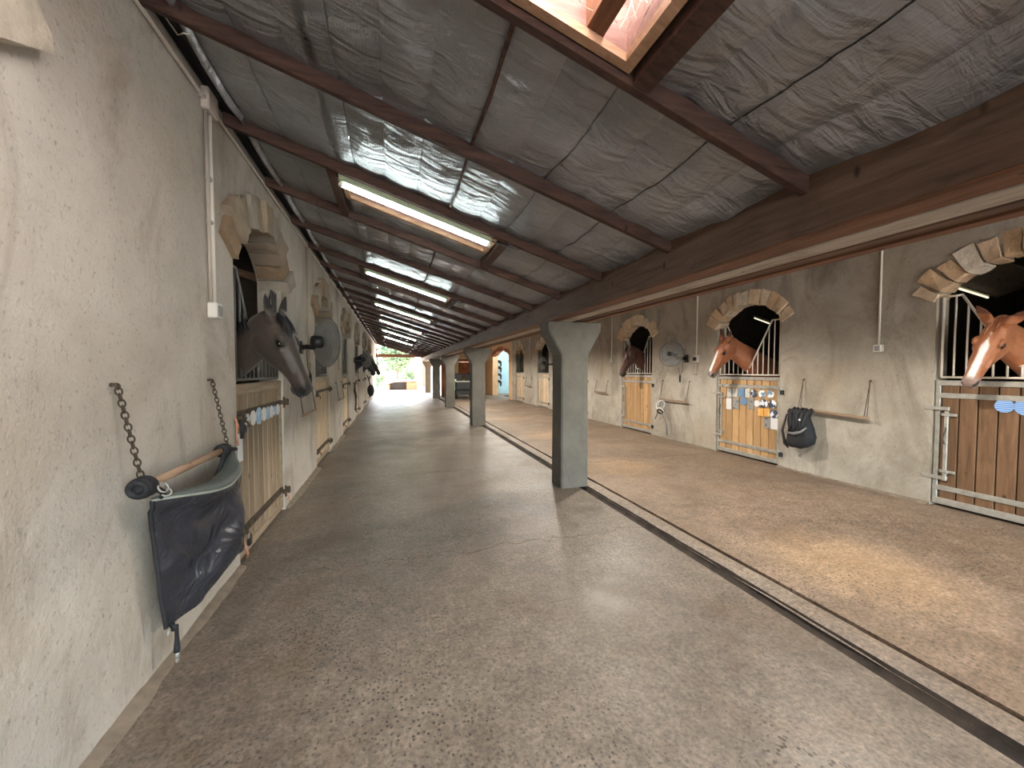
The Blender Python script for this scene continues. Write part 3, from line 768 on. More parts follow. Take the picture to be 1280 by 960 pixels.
# ------------------------------------------------------------------ stable doors
def door_proto(kind, w, H=1.38):
    """x runs along the door from hinge to latch, y outwards, z up"""
    left = kind.startswith('left')
    plank_m = {'left': 'plank_grey', 'left_far': 'plank_far', 'right': 'plank_pine', 'right_old': 'plank_brown', 'right_far': 'plank_far'}[kind]
    frame_m = 'wood_rail_grey' if left else 'galv'
    strap_m = 'iron' if left else 'galv'
    bar_m = 'bar_grey' if left else ('bar_white' if kind != 'right_far' else 'bar_grey')
    t = bpy.data.objects.new('stable_door', None); C.objects.link(t)
    n = 9 if left else 8
    if kind == 'right_old': n = 8
    edge = 0.045
    pw = (w - 2 * edge) / n
    me = MB().cbox(-pw / 2 + 0.0045, pw / 2 - 0.0045, -0.05, -0.018, 0.05, H - 0.02, 0.006).mesh('plank')
    for i in range(n):
        o = link('plank', me, plank_m, t); o.location = (edge + pw * (i + 0.5), random.uniform(-0.002, 0.002), random.uniform(-0.004, 0.004))
    for x in (0, w - 0.04): obj('frame_post', MB().cbox(x, x + 0.04, -0.055, -0.006, 0.03, H, 0.004), frame_m, t)
    obj('top_rail', MB().cbox(0.0, w, -0.06, -0.002, H - (0.07 if left else 0.045), H + 0.012, 0.005), frame_m, t)
    obj('bottom_rail', MB().cbox(0.0, w, -0.055, -0.004, 0.03, 0.10, 0.005), frame_m, t)
    def strap(z, h, nm='strap'):
        mb = MB().cbox(0.0, w, -0.018, -0.002, z, z + h, 0.003)
        for i in range(n): mb.disc((edge + pw * (i + 0.5), -0.003, z + h / 2), (0, 1, 0), 0.010, 0.007, 8)
        return obj(nm, mb, strap_m, t)
    if left: strap(1.14, 0.045); strap(0.20, 0.06)
    else: strap(1.20, 0.055); strap(0.185, 0.055)
    # hinges on the wall side
    for z in (1.16, 0.20):
        h = obj('hinge', MB().cbox(-0.075, 0.02, -0.012, 0.022, z - 0.022, z + 0.022, 0.004).tube([(-0.022, 0.012, z - 0.06), (-0.022, 0.012, z + 0.06)], 0.014, 8), 'iron' if left else 'galv', t)
        obj('hinge_pin', MB().cbox(-0.085, -0.045, 0.0, 0.05, z - 0.035, z + 0.035, 0.006), 'black_plastic' if not left else 'iron', h)
    # latch
    if left:
        for z in (1.12, 0.24):
            b_ = obj('latch', MB().tube([(w - 0.16, 0.018, z), (w + 0.05, 0.018, z)], 0.011, 8).cbox(w - 0.13, w - 0.10, -0.01, 0.03, z - 0.03, z + 0.03).cbox(w - 0.05, w - 0.02, -0.01, 0.03, z - 0.03, z + 0.03), 'iron', t)
            obj('latch_handle', MB().tube([(w - 0.08, 0.02, z), (w - 0.08, 0.055, z - 0.02), (w - 0.08, 0.06, z - 0.06)], 0.008, 6), 'iron', b_)
    else:
        x = w - 0.105
        b_ = obj('bolt_rod', MB().cbox(x - 0.016, x + 0.016, 0.002, 0.024, 0.30, 1.06, 0.004), 'galv', t)
        obj('bolt_handle', MB().tube([(x, 0.02, 0.88), (x - 0.006, 0.045, 0.84), (x + 0.012, 0.05, 0.76), (x + 0.002, 0.03, 0.70)], 0.006, 6), 'iron', b_)
        for z in (1.02, 0.40): obj('keeper', MB().cbox(x - 0.075, x + 0.05, -0.006, 0.012, z - 0.015, z + 0.015, 0.003).cbox(x - 0.03, x + 0.03, 0.0, 0.032, z - 0.015, z + 0.015, 0.003), 'galv', t)
        for z in (1.085, 0.325): obj('latch_bar', MB().cbox(x - 0.02, w + 0.085, -0.004, 0.022, z - 0.02, z + 0.02, 0.004), 'galv', t)
    # V grille
    zb, zt, fl = H + 0.045, 2.30, 0.14
    cx = w / 2
    def prof(x):
        e = min(x, w - x)
        if e < 0.03 + fl: return zt
        v0 = 0.03 + fl; v1 = cx - 0.04
        return zt + (zb + 0.12 - zt) * min(1, (e - v0) / (v1 - v0))
    yg = -0.032
    fr = MB().tube([(0.03, yg, zb), (w - 0.03, yg, zb)], 0.012, 8)
    pts = [(0.03, yg, zb), (0.03, yg, zt), (0.03 + fl, yg, zt), (cx - 0.04, yg, zb + 0.12), (cx + 0.04, yg, zb + 0.12), (w - 0.03 - fl, yg, zt), (w - 0.03, yg, zt), (w - 0.03, yg, zb)]
    for a, b in zip(pts[:-1], pts[1:]): fr.tube([a, b], 0.012, 8)
    for p in pts[1:-1]: fr.ball(p, 0.0125, n=8, m=6)
    obj('grille_frame', fr, bar_m, t, True)
    nb = 12; 
    for i in range(1, nb):
        x = 0.03 + (w - 0.06) * i / nb
        obj('bar', MB().tube([(x, yg, zb), (x, yg, prof(x))], 0.0095, 6), bar_m, t, True)
    t['w'] = w
    return t
door_labels_left = ['weathered plank stable door just out of frame at the near end of left wall',
 'nearest plank stable door on the left wall, with a row of round plaques',
 'plank stable door on the left wall behind the grey wall fan',
 'third plank stable door along the left wall, beyond the fan',
 'fourth plank stable door along the left wall, under the nearer black horse',
 'fifth plank stable door along the left wall, under the farther black horse',
 'last plank stable door on the left wall by the bright far end']
door_labels_right = ['brown plank stable door out of frame at the near end of right wall',
 'dark brown plank stable door at the right edge, with two blue oval plaques',
 'honey pine stable door covered with cards, under the second chestnut horse',
 'plain honey pine stable door under the dark bay horse, left of the round fan',
 'stable door mostly hidden behind the nearest concrete column',
 'pale plank stable door just left of the nearest column, with empty dark grille',
 'farthest pale plank stable door on the right, beside the orange plaster']
protoL = protoR = protoLF = protoRF = None
doors = {}
def put_door(side, i, y, kind, cache={}):
    w = 2 * (LH if side < 0 else RH) - 0.02
    if kind in cache: o = copy_tree(cache[kind])
    else: o = door_proto(kind, w); cache[kind] = o
    if side < 0: o.location = (XL - 0.012, y + w / 2, 0); o.rotation_euler = (0, 0, -PI / 2); lab = door_labels_left[i]
    else: o.location = (XR + 0.012, y - w / 2, 0); o.rotation_euler = (0, 0, PI / 2); lab = door_labels_right[i]
    tag(o, lab, 'stable door', 'stable doors on the left wall' if side < 0 else 'stable doors on the right wall')
    doors[(side, i)] = o
for i, y in enumerate(LEFT_DOORS):
    if i: put_door(-1, i, y, 'left' if i < 2 else 'left_far')
for i, y in enumerate(RIGHT_DOORS): put_door(1, i, y, 'right_old' if i < 2 else ('right' if i < 5 else 'right_far'))

# ------------------------------------------------------------------ horses
def smoothstep(a, b, x):
    t = min(1, max(0, (x - a) / (b - a))); return t * t * (3 - 2 * t)
def lerp3(a, b, t): return tuple(a[i] + (b[i] - a[i]) * t for i in range(3))

def make_horse(name, label, poll, hd, face, bdir, wx, wy, L, coat, hi, muzzle, points, blaze=None, mane_col=None, forelock=False, mane_n=60, ear_spread=0.35, voxel=0.0095, ear_tip=None, mane_side=1, ear_lift=0.0):
    ex = Vector(hd).normalized()
    ez = Vector(face); ez = (ez - ex * ez.dot(ex)).normalized()
    ey = ez.cross(ex)
    P = Vector(poll); s = L / 0.62; b = Vector((bdir, 0, 0)); zup = Vector((0, 0, 1))
    root = thing(name, label, 'horse', (wx, wy, 0.01))
    R0 = Vector((wx, wy, 0.01))
    def H(x, y, z): return P + (ex * x + ey * y + ez * z) * s
    mb = MB()
    # head sections: x, top, bottom, half-width, narrowing
    secs = [(-0.10, 0.035, -0.15, 0.045, 0), (-0.06, 0.065, -0.18, 0.075, 0), (0.0, 0.085, -0.19, 0.088, -0.05), (0.07, 0.098, -0.20, 0.098, 0.0), (0.14, 0.104, -0.202, 0.104, 0.05), (0.20, 0.102, -0.19, 0.104, 0.06),
            (0.26, 0.094, -0.172, 0.094, 0.12), (0.32, 0.083, -0.135, 0.077, 0.14), (0.38, 0.073, -0.108, 0.064, 0.10), (0.44, 0.066, -0.092, 0.057, 0.06), (0.50, 0.060, -0.086, 0.057, 0.02),
            (0.55, 0.050, -0.090, 0.059, 0.0), (0.59, 0.034, -0.092, 0.054, 0.0), (0.617, 0.010, -0.080, 0.042, 0.0), (0.628, -0.015, -0.062, 0.022, 0)]
    rings = []
    for (x, tp, bt, w, k) in secs:
        mid, hh = (tp + bt) / 2, (tp - bt) / 2; ring = []
        for q in range(20):
            a = 2 * PI * q / 20; ca, sa = math.cos(a), math.sin(a)
            sq = 0.86                                   # slightly squared sections
            sy = math.copysign(abs(sa) ** sq, sa); sz = math.copysign(abs(ca) ** sq, ca)
            ring.append(H(x, w * sy * (1 - k * ca), mid + hh * sz))
        rings.append(ring)
    mb.loft(rings)
    fr = (ex, ey, ez)
    for sg in (-1, 1):
        mb.ball(H(0.12, sg * 0.062, -0.085), 0.108 * s, 0.047 * s, 0.104 * s, frame=fr)       # round cheek
        mb.ball(H(0.185, sg * 0.088, 0.062), 0.048 * s, 0.022 * s, 0.026 * s, frame=fr)       # brow
        mb.ball(H(0.225, sg * 0.080, 0.020), 0.05 * s, 0.02 * s, 0.02 * s, frame=fr)          # lower lid
        mb.ball(H(0.32, sg * 0.064, 0.006), 0.12 * s, 0.016 * s, 0.018 * s, frame=fr)         # cheek ridge
        mb.ball(H(0.578, sg * 0.040, 0.002), 0.036 * s, 0.024 * s, 0.030 * s, frame=fr)       # nostril wing
        # ears
        eS = 1.18
        e0 = H(-0.005 , sg * 0.055, 0.070)
        ed = (ex * (-0.80) + ez * (0.45 + ear_lift) + ey * sg * ear_spread).normalized()
        ew = (ey - ed * ey.dot(ed)).normalized(); en = ed.cross(ew); en = en if en.dot(ez) > 0 else -en
        er = []
        for (tt, wd, dp) in ((-0.03, 0.030, 0.030), (0.02, 0.036, 0.030), (0.06, 0.040, 0.026), (0.10, 0.034, 0.021), (0.135, 0.021, 0.015), (0.165, 0.006, 0.007)):
            c = e0 + ed * tt * s * eS; ring = []
            for q in range(12):
                a = 2 * PI * q / 12
                x_, y_ = math.cos(a) * wd, math.sin(a) * dp
                if y_ > 0 and tt > 0.03: y_ *= -0.1
                ring.append(c + (ew * x_ + en * y_) * s * eS)
            er.append(ring)
        mb.loft(er)
    mb.ball(H(0.545, 0, -0.092), 0.05 * s, 0.036 * s, 0.024 * s, frame=fr)                     # chin
    # neck
    W = Vector((wx, wy, 1.56)); S = W + b * 0.08 + Vector((0, 0, -0.30))
    E = H(0.03, 0, -0.085)
    c1 = S + b * 0.28 + zup * 0.22; c2 = E - ez * 0.17 + ex * 0.06
    rings = []; crest = []
    N = 14
    for i in range(N + 1):
        t = i / N; u = 1 - t
        c = S * u ** 3 + c1 * 3 * u * u * t + c2 * 3 * u * t * t + E * t ** 3
        T = ((c1 - S) * u * u + (c2 - c1) * 2 * u * t + (E - c2) * t * t).normalized()
        U = zup.lerp((-ex * 0.9 + zup * 0.3).normalized(), t); U = (U - T * U.dot(T)).normalized(); V = T.cross(U)
        hh = 0.31 + (0.135 * s - 0.31) * (t ** 0.7); hw = 0.165 + (0.074 * s - 0.165) * (t ** 0.7)
        rings.append([c + U * hh * math.cos(2 * PI * q / 18) + V * hw * math.sin(2 * PI * q / 18) * (1 - 0.22 * math.cos(2 * PI * q / 18)) for q in range(18)])
        crest.append((c + U * hh, U, V, T))
    mb.loft(rings)
    # trunk and legs
    rings = []
    for (dd, z, hh, hw) in ((-0.2, 1.10, 0.16, 0.12), (-0.12, 1.12, 0.27, 0.20), (0.05, 1.17, 0.36, 0.25), (0.35, 1.15, 0.37, 0.29), (0.75, 1.16, 0.37, 0.31), (1.05, 1.20, 0.34, 0.29), (1.35, 1.23, 0.33, 0.28), (1.58, 1.20, 0.26, 0.22), (1.70, 1.14, 0.13, 0.12)):
        c = Vector((wx, wy, z)) - b * dd
        rings.append([c + zup * hh * math.cos(2 * PI * q / 16) + Vector((0, 1, 0)) * hw * math.sin(2 * PI * q / 16) for q in range(16)])
    mb.loft(rings)
    for sg in (-1, 1):
        y = wy + sg * 0.15
        mb.tube([Vector((wx - bdir * dd, y, z)) for dd, z in ((0.06, 1.05), (0.02, 0.78), (0.0, 0.52), (0.0, 0.46), (0.0, 0.26), (0.0, 0.16), (-0.03, 0.08), (-0.05, 0.012))], [0.14, 0.085, 0.057, 0.052, 0.036, 0.045, 0.048, 0.062], 10)
        mb.tube([Vector((wx - bdir * dd, y, z)) for dd, z in ((1.38, 1.10), (1.30, 0.86), (1.46, 0.66), (1.58, 0.56), (1.56, 0.44), (1.53, 0.26), (1.52, 0.16), (1.48, 0.08), (1.46, 0.012))], [0.20, 0.15, 0.085, 0.062, 0.050, 0.040, 0.046, 0.05, 0.062], 10)
    mb.v = [tuple(Vector(v) - R0) for v in mb.v]
    tmp = bpy.data.objects.new('tmp', mb.mesh('tmp')); C.objects.link(tmp)
    rm = tmp.modifiers.new('r', 'REMESH'); rm.mode = 'VOXEL'; rm.voxel_size = voxel
    sm = tmp.modifiers.new('s', 'SMOOTH'); sm.factor = 0.5; sm.iterations = 5
    dg = bpy.context.evaluated_depsgraph_get()
    me = bpy.data.meshes.new_from_object(tmp.evaluated_get(dg)); me.name = 'body'
    bpy.data.objects.remove(tmp)
    ca = me.color_attributes.new('coat', 'FLOAT_COLOR', 'POINT')
    cols = []
    P0 = P - R0
    for v in me.vertices:
        q = v.co - P0; hx, hy, hz = q.dot(ex) / s, q.dot(ey) / s, q.dot(ez) / s
        nz = noise.noise(v.co * 9.0)
        c = lerp3(coat, hi, min(1, max(0, 0.5 + 0.9 * noise.noise(v.co * 3.0))))
        inhead = -0.25 < hx < 0.7 and abs(hy) < 0.16 and -0.3 < hz < 0.3
        if inhead and hx > 0.1:
            # nostril and mouth relief
            for sg in (-1, 1):
                dn = math.sqrt(((hx - 0.583) / 1.25) ** 2 + (hy - sg * 0.050) ** 2 + (hz - 0.002) ** 2)
                if dn < 0.026: v.co += -ey * sg * 0.018 * s * (1 - dn / 0.026)
                de = math.sqrt((hx - 0.200) ** 2 + (hy - sg * 0.100) ** 2 + (hz - 0.045) ** 2)
                if de < 0.03: v.co += -ey * sg * 0.006 * s
                c = lerp3(points, c, smoothstep(0.022, 0.05, de))
            zm = hz + 0.052 + 0.02 * (0.6 - hx)
            if hx > 0.50 and abs(zm) < 0.010: v.co -= (v.normal) * 0.008 * s
            if blaze:
                bw = blaze(hx) + 0.008 * nz
                if bw > 0 and hz > 0.0: c = lerp3((0.80, 0.76, 0.72), c, smoothstep(bw - 0.006, bw + 0.006, abs(hy)))
            mz = smoothstep(0.50, 0.585, hx + 0.03 * nz - 0.12 * max(0, hz) + 0.05 * max(0, -hz - 0.02))
            c = lerp3(c, muzzle, mz)
            for sg in (-1, 1):
                dn = math.sqrt(((hx - 0.583) / 1.35) ** 2 + (hy - sg * 0.046) ** 2 + ((hz - 0.002)) ** 2)
                c = lerp3((0.008, 0.006, 0.006), c, smoothstep(0.020, 0.030, dn))  # dark nostril colour stands in for the shade of the shallow hole
            if hx > 0.50 and abs(zm) < 0.007: c = lerp3(c, (0.01, 0.008, 0.008), 0.8)
        if hx < -0.07 and hz > 0.07:
            for sg in (-1, 1):
                tipd = (v.co - P0 - (ey * sg * 0.055 + ez * 0.07) * s)
                if 0 < tipd.dot(ey) * sg + 0.05: pass
            up_t = (-hx - 0.07) / 0.08
            c = lerp3(c, ear_tip or points, min(0.85, max(0, up_t)) * 0.8)
            if v.normal.dot(ez) > 0.45: c = lerp3(c, points, 0.75)  # ear front darkened in the coat colour as shading of its hollow
        if v.co.z < 0.08: c = (0.06, 0.05, 0.04)
        cols += [c[0], c[1], c[2], 1.0]
    ca.data.foreach_set('color', cols)
    me.materials.append(M['coat']); me.shade_smooth()
    body = bpy.data.objects.new('body', me); C.objects.link(body); body.parent = root
    for sg in (-1, 1):
        e = obj('eye', MB().ball(H(0.200, sg * 0.0915, 0.046) - R0, 0.028 * s, 0.019 * s, 0.020 * s, frame=fr), 'glass_eye', root, True)
    # hair
    hm = simple(name + '_mane_hair', mane_col + (1,), 0.55, 0, 0.4, 30, 0.2)
    rnd = random.Random(int(abs(wy) * 100) + 1)
    mb = MB()
    def ribbon(p0, dirs, wdt):
        pts = [Vector(p0)]
        for dv in dirs: pts.append(pts[-1] + dv)
        n = len(pts)
        side = (pts[-1] - pts[0]).cross(Vector((rnd.uniform(-.3, .3), rnd.uniform(-1, 1), rnd.uniform(-.3, .3)))).normalized()
        vs = []
        for i, p in enumerate(pts):
            w_ = wdt * (1 - (i / (n - 1)) ** 2 * 0.85)
            vs += [p - side * w_ - R0, p + side * w_ - R0]
        mb.add(vs, [(2 * i, 2 * i + 1, 2 * i + 3, 2 * i + 2) for i in range(n - 1)])
    for q in range(mane_n):
        t = rnd.uniform(0.12, 0.97) * N; i = int(t); f = t - i
        cpt = crest[i][0].lerp(crest[min(N, i + 1)][0], f); U, V, T = crest[i][1], crest[i][2], crest[i][3]
        out = V * mane_side
        ln = rnd.uniform(0.10, 0.20)
        ribbon(cpt - U * 0.012 + T * rnd.uniform(-.02, .02), [(U * 0.5 + out * 0.6) * ln * 0.25, (out * 0.9 - U * 0.35) * ln * 0.33, (out * 0.35 - U * 0.9 + T * rnd.uniform(-.2, .2)) * ln * 0.36, (-U + out * 0.05) * ln * 0.3], rnd.uniform(0.006, 0.014))
    obj('mane', mb, hm, root, True)['kind'] = 'stuff'
    mb = MB()
    nf = 46 if forelock else 14
    for q in range(nf):
        y = rnd.uniform(-0.05, 0.05); ln = rnd.uniform(0.10, 0.21) if forelock else rnd.uniform(0.05, 0.12)
        st = H(rnd.uniform(-0.05, 0.01), y, 0.085)
        sp = y * 1.6 + rnd.uniform(-.15, .15)
        tops = lambda x: 0.104 - 0.9 * max(0, x - 0.15) ** 1.5
        ribbon(st, [(ex * 0.30 + ez * 0.16 + ey * sp * 0.3) * ln * s, (ex * 0.36 + ez * 0.02 + ey * sp * 0.4) * ln * s, (ex * 0.36 - ez * 0.07 + ey * sp * 0.5) * ln * s], rnd.uniform(0.005, 0.011))
    obj('forelock', mb, hm, root, True)['kind'] = 'stuff'
    tl = Vector((wx - bdir * 1.66, wy, 1.28)) - R0
    obj('tail', MB().tube([tl, tl + Vector((-bdir * 0.10, 0, -0.05)), tl + Vector((-bdir * 0.15, 0, -0.35)), tl + Vector((-bdir * 0.13, 0, -0.85))], [0.04, 0.05, 0.06, 0.012], 8), hm, root, True)
    return root

CH, CHI = (0.30, 0.098, 0.036), (0.42, 0.150, 0.058)
make_horse('horse', 'bright chestnut horse with white blaze at the right edge, looking over the brown door', (5.52, 2.15, 1.925), (-0.30, 0.20, -0.93), (-1.0, -0.05, -0.2), -1, 6.50, 1.95, 0.62,
           CH, CHI, (0.24, 0.165, 0.14), (0.10, 0.035, 0.02), blaze=lambda x: 0.024 * smoothstep(0.15, 0.24, x) if x < 0.56 else 0, mane_col=(0.34, 0.13, 0.06), ear_spread=0.75)
make_horse('horse', 'chestnut horse with thin white stripe looking over the card-covered pine door', (5.42, 5.18, 1.98), (-0.34, 0.24, -0.91), (-1.0, 0.12, -0.2), -1, 6.50, 4.98, 0.64,
           (0.25, 0.082, 0.032), (0.36, 0.125, 0.05), (0.20, 0.165, 0.15), (0.08, 0.03, 0.02), blaze=lambda x: 0.022 * smoothstep(0.16, 0.22, x) if x < 0.55 else 0, mane_col=(0.40, 0.16, 0.08), ear_spread=0.35)
make_horse('horse', 'dark bay horse with reddish nose over the plain pine door, left of the round fan', (5.42, 7.98, 1.985), (-0.30, 0.16, -0.93), (-1.0, 0.10, -0.2), -1, 6.50, 8.0, 0.66,
           (0.060, 0.024, 0.015), (0.105, 0.042, 0.026), (0.03, 0.02, 0.018), (0.015, 0.01, 0.009), blaze=None, mane_col=(0.02, 0.013, 0.011), ear_spread=0.3)
make_horse('horse', 'dark brown bay horse with black forelock over the nearest left door', (-0.93, 3.50, 1.875), (0.44, -0.12, -0.89), (0.90, -0.44, 0.25), 1, -1.95, 3.95, 0.63,
           (0.030, 0.023, 0.019), (0.066, 0.047, 0.036), (0.014, 0.014, 0.016), (0.010, 0.009, 0.010), blaze=None, mane_col=(0.010, 0.009, 0.010), forelock=True, ear_spread=0.28, ear_tip=(0.008, 0.007, 0.008))
make_horse('horse', 'nearer of two black horses far down the left wall, head lowered over its door', (-0.90, 13.1, 1.93), (0.50, -0.10, -0.84), (0.85, -0.45, 0.3), 1, -1.95, 13.3, 0.66,
           (0.020, 0.020, 0.024), (0.040, 0.040, 0.047), (0.012, 0.012, 0.014), (0.008, 0.008, 0.009), mane_col=(0.008, 0.008, 0.009), voxel=0.014, mane_n=20)
make_horse('horse', 'farther of two black horses far down the left wall, seen against the bright trees', (-0.88, 16.35, 1.90), (0.55, -0.05, -0.82), (0.85, -0.3, 0.3), 1, -1.95, 16.4, 0.66,
           (0.024, 0.022, 0.022), (0.045, 0.040, 0.038), (0.012, 0.012, 0.014), (0.008, 0.008, 0.009), mane_col=(0.008, 0.008, 0.009), voxel=0.014, mane_n=20)
#MORE

# ------------------------------------------------------------------ helpers for wall-hung things
def rel(mb, loc):
    L = Vector(loc); mb.v = [tuple(Vector(v) - L) for v in mb.v]; return mb
def part(name, mb, mat, t, smooth=False): return obj(name, rel(mb, t.location), mat, t, smooth)
def chain_mb(a, b, link_len=0.034, r=0.0035):
    a = Vector(a); b = Vector(b); n = max(2, int((b - a).length / (link_len * 0.72))); dirv = (b - a).normalized()
    mb = MB()
    for i in range(n):
        c = a.lerp(b, (i + 0.5) / n)
        s1 = dirv.orthogonal().normalized(); s2 = dirv.cross(s1)
        axv = s1 if i % 2 else s2
        u = axv.orthogonal().normalized()
        # oval ring in the plane (dirv, other)
        oth = dirv.cross(axv); vs = []; N, K = 10, 4
        for q in range(N):
            an = 2 * PI * q / N; p = c + dirv * (link_len / 2 * math.cos(an)) + oth * (link_len * 0.33 * math.sin(an))
            rad = (dirv * math.cos(an) + oth * math.sin(an)).normalized()
            for j in range(K):
                bb = 2 * PI * j / K; vs.append(p + (rad * math.cos(bb) + axv * math.sin(bb)) * r)
        mb.add(vs, [(q * K + j, ((q + 1) % N) * K + j, ((q + 1) % N) * K + (j + 1) % K, q * K + (j + 1) % K) for q in range(N) for j in range(K)])
    return mb

# ------------------------------------------------------------------ conduits, switches, sockets
def pipe(name, pts, r, mat, label, cat='conduit', group=None, brackets=()):
    t = thing(name, label, cat, pts[0], 0, group)
    part('pipe', MB().tube(pts, r, 8), mat, t, True)
    for bpt in brackets: part('clip', MB().cbox(bpt[0] - 0.012, bpt[0] + 0.018, bpt[1] - 0.022, bpt[1] + 0.022, bpt[2] - 0.012, bpt[2] + 0.012), mat, t)
    return t
xl = XL + 0.016
pipe('conduit', [(xl, Y0 + .1, 3.205), (xl, 2.9, 3.2), (xl, Y1 - 0.3, 3.2)], 0.014, 'conduit', 'long grey conduit running along the top of the left wall')
t = thing('junction_box', 'grey junction box high on the left wall where the conduits meet', 'junction box', (XL, 2.97, 3.2))
part('box', MB().cbox(XL, XL + 0.05, 2.90, 3.04, 3.13, 3.27, 0.008), 'conduit', t)
for y_ in (2.89, 3.05): part('gland', MB().tube([(xl, y_ - 0.02, 3.2), (xl, y_ + 0.02, 3.2)], 0.022, 8), 'conduit', t)
pipe('conduit', [(xl, 2.94, 3.14), (xl, 2.94, 1.94)], 0.011, 'conduit', 'left pipe of the two conduits dropping to the square switch on left wall', brackets=[(XL + .012, 2.955, 2.45), (XL + .012, 2.955, 2.72)])
pipe('conduit', [(xl, 2.985, 3.14), (xl, 2.985, 1.94)], 0.014, 'conduit_white', 'right, paler pipe of the two conduits dropping to the square switch')
def switch(loc, side, label, sz=0.085):
    s = 1 if side < 0 else -1
    x, y, z = loc
    t = thing('light_switch', label, 'switch', loc)
    a, b = sorted((x, x + s * 0.055))
    part('box', MB().cbox(a, b, y - sz / 2, y + sz / 2, z - sz / 2, z + sz / 2, 0.008), 'white_plastic', t)
    a, b = sorted((x + s * 0.053, x + s * 0.062))
    part('rocker', MB().cbox(a, b, y - sz * 0.3, y + sz * 0.3, z - sz * 0.34, z + sz * 0.34, 0.004), 'grey_plastic', t)
    return t
switch((XL, 2.965, 1.885), -1, 'square white switch box with dark rocker beside the nearest left arch', 0.10)
switch((XR, 3.205, 1.77), 1, 'white switch box at the end of white conduit between the two near right doors', 0.09)
switch((XR, 9.28, 1.76), 1, 'small white switch box on right wall left of the dark bay horse', 0.085)
xr = XR - 0.014
pipe('conduit', [(xr, 3.21, 3.45), (xr, 3.21, 1.81)], 0.012, 'conduit_white', 'white conduit dropping down the right wall to the switch above the rail')
pipe('conduit', [(xr, 6.19, 3.45), (xr, 6.19, 1.80)], 0.012, 'conduit_white', 'white conduit on right wall between the round fan and second horse')
pipe('conduit', [(xr, 9.28, 3.45), (xr, 9.28, 1.80)], 0.012, 'conduit_white', 'white conduit on right wall left of the dark bay horse')
pipe('conduit', [(xr, 14.0 + 1.9, 3.3), (xr, 15.9, 1.75)], 0.012, 'conduit_white', 'thin pale conduit between the two farthest doors on the right wall')
pipe('conduit', [(xl, 5.92, 3.2), (xl, 5.92, 1.2)], 0.012, 'conduit', 'grey conduit dropping down left wall behind the grey fan')
pipe('conduit', [(xl, 8.95, 3.2), (xl, 8.95, 1.5)], 0.012, 'conduit', 'grey conduit dropping down left wall between second and third doors')
t = thing('socket_outlet', 'white socket box with grey plug in it, right of the round fan', 'socket', (XR, 6.18, 1.73))
part('box', MB().cbox(XR - 0.05, XR, 6.13, 6.23, 1.66, 1.80, 0.006), 'white_plastic', t)
part('plug', MB().cbox(XR - 0.095, XR - 0.048, 6.15, 6.21, 1.69, 1.76, 0.008), 'black_plastic', t)
part('adapter', MB().cbox(XR - 0.06, XR - 0.004, 6.17, 6.23, 1.42, 1.655, 0.006), 'board_grey', t)
# black cables and a loose white wire in the gap above the left wall
mb = MB()
for q in range(3):
    mb.tube([(-1.07 + 0.02 * q + 0.01 * noise.noise((i * .5, q, 0)), Y0 + (Y1 - Y0) * i / 120, 3.305 - 0.012 * q + 0.018 * noise.noise((i * .8, q, 4))) for i in range(121)], 0.007, 5)
tag(obj('cable_bundle', mb, 'cable'), 'black cables lying in the dark gap along the top of left wall', 'cables')
pts = [(-1.10, 2.32, 3.30), (-1.04, 2.45, 3.22), (-0.98, 2.36, 3.17), (-0.93, 2.30, 3.13)]
tag(obj('loose_wire', MB().tube(pts, 0.004, 5), 'cotton', None, True), 'loose pale wire looped from left wall head to a rafter', 'wire')

# ------------------------------------------------------------------ rails hung on chains or ropes
def rail(side, ya, yb, ztop, zpole, label, out=0.085, mat='pole_wood', r=0.017, hang='rope', za=0.0, thick=1.0):
    s = 1 if side < 0 else -1; face = XL if side < 0 else XR; x = face + s * out
    t = thing('blanket_rail', label, 'rail', (face, (ya + yb) / 2, zpole), 0, 'blanket rails hung on the stable walls')
    part('pole', MB().tube([(x, ya - 0.03, zpole + za), (x, (ya + yb) / 2, zpole), (x, yb + 0.03, zpole - za)], r, 10), mat, t, True)
    for y, z_ in ((ya, zpole + za), (yb, zpole - za)):
        part('anchor', MB().cbox(min(face, face + s * 0.03), max(face, face + s * 0.03), y - 0.008, y + 0.008, ztop - 0.008, ztop + 0.008).torus((face + s * 0.028, y, ztop - 0.008), 0.012, 0.0035, (1, 0, 0), 10, 4), 'iron', t)
        if hang == 'chain': part('chain', chain_mb((face + s * 0.028, y, ztop - 0.015), (x, y, z_ + r)), 'chain', t)
        else: part('rope', MB().tube([(face + s * 0.03, y, ztop - 0.01), (x, y - 0.012, z_ + r)], 0.004, 5).tube([(face + s * 0.03, y, ztop - 0.01), (x, y + 0.02, z_ + r)], 0.004, 5), 'iron', t)
    return t
rail(-1, 2.02, 2.90, 1.44, 1.00, 'wooden pole on two chains on the near left wall, carrying the navy cover', 0.10, hang='chain', r=0.019)
rail(-1, 5.22, 5.98, 1.30, 0.95, 'bare pole hung on left wall below the grey fan', 0.07, r=0.016)
rail(-1, 8.42, 9.25, 1.25, 0.90, 'small bare pole on left wall between the second and third doors', 0.07)
rail(1, 3.28, 4.10, 1.37, 0.92, 'slanting wooden rail on right wall with the black bag on its left end', 0.085, za=-0.02, r=0.020)
rail(1, 6.36, 7.16, 1.28, 0.865, 'short wooden rail under the round fan, with a halter on it', 0.085)
rail(1, 9.45, 10.05, 1.20, 0.88, 'empty rail on right wall just right of the nearest column', 0.085)
rail(1, 15.6, 16.35, 1.20, 0.83, 'small far rail between the two farthest right doors', 0.085)

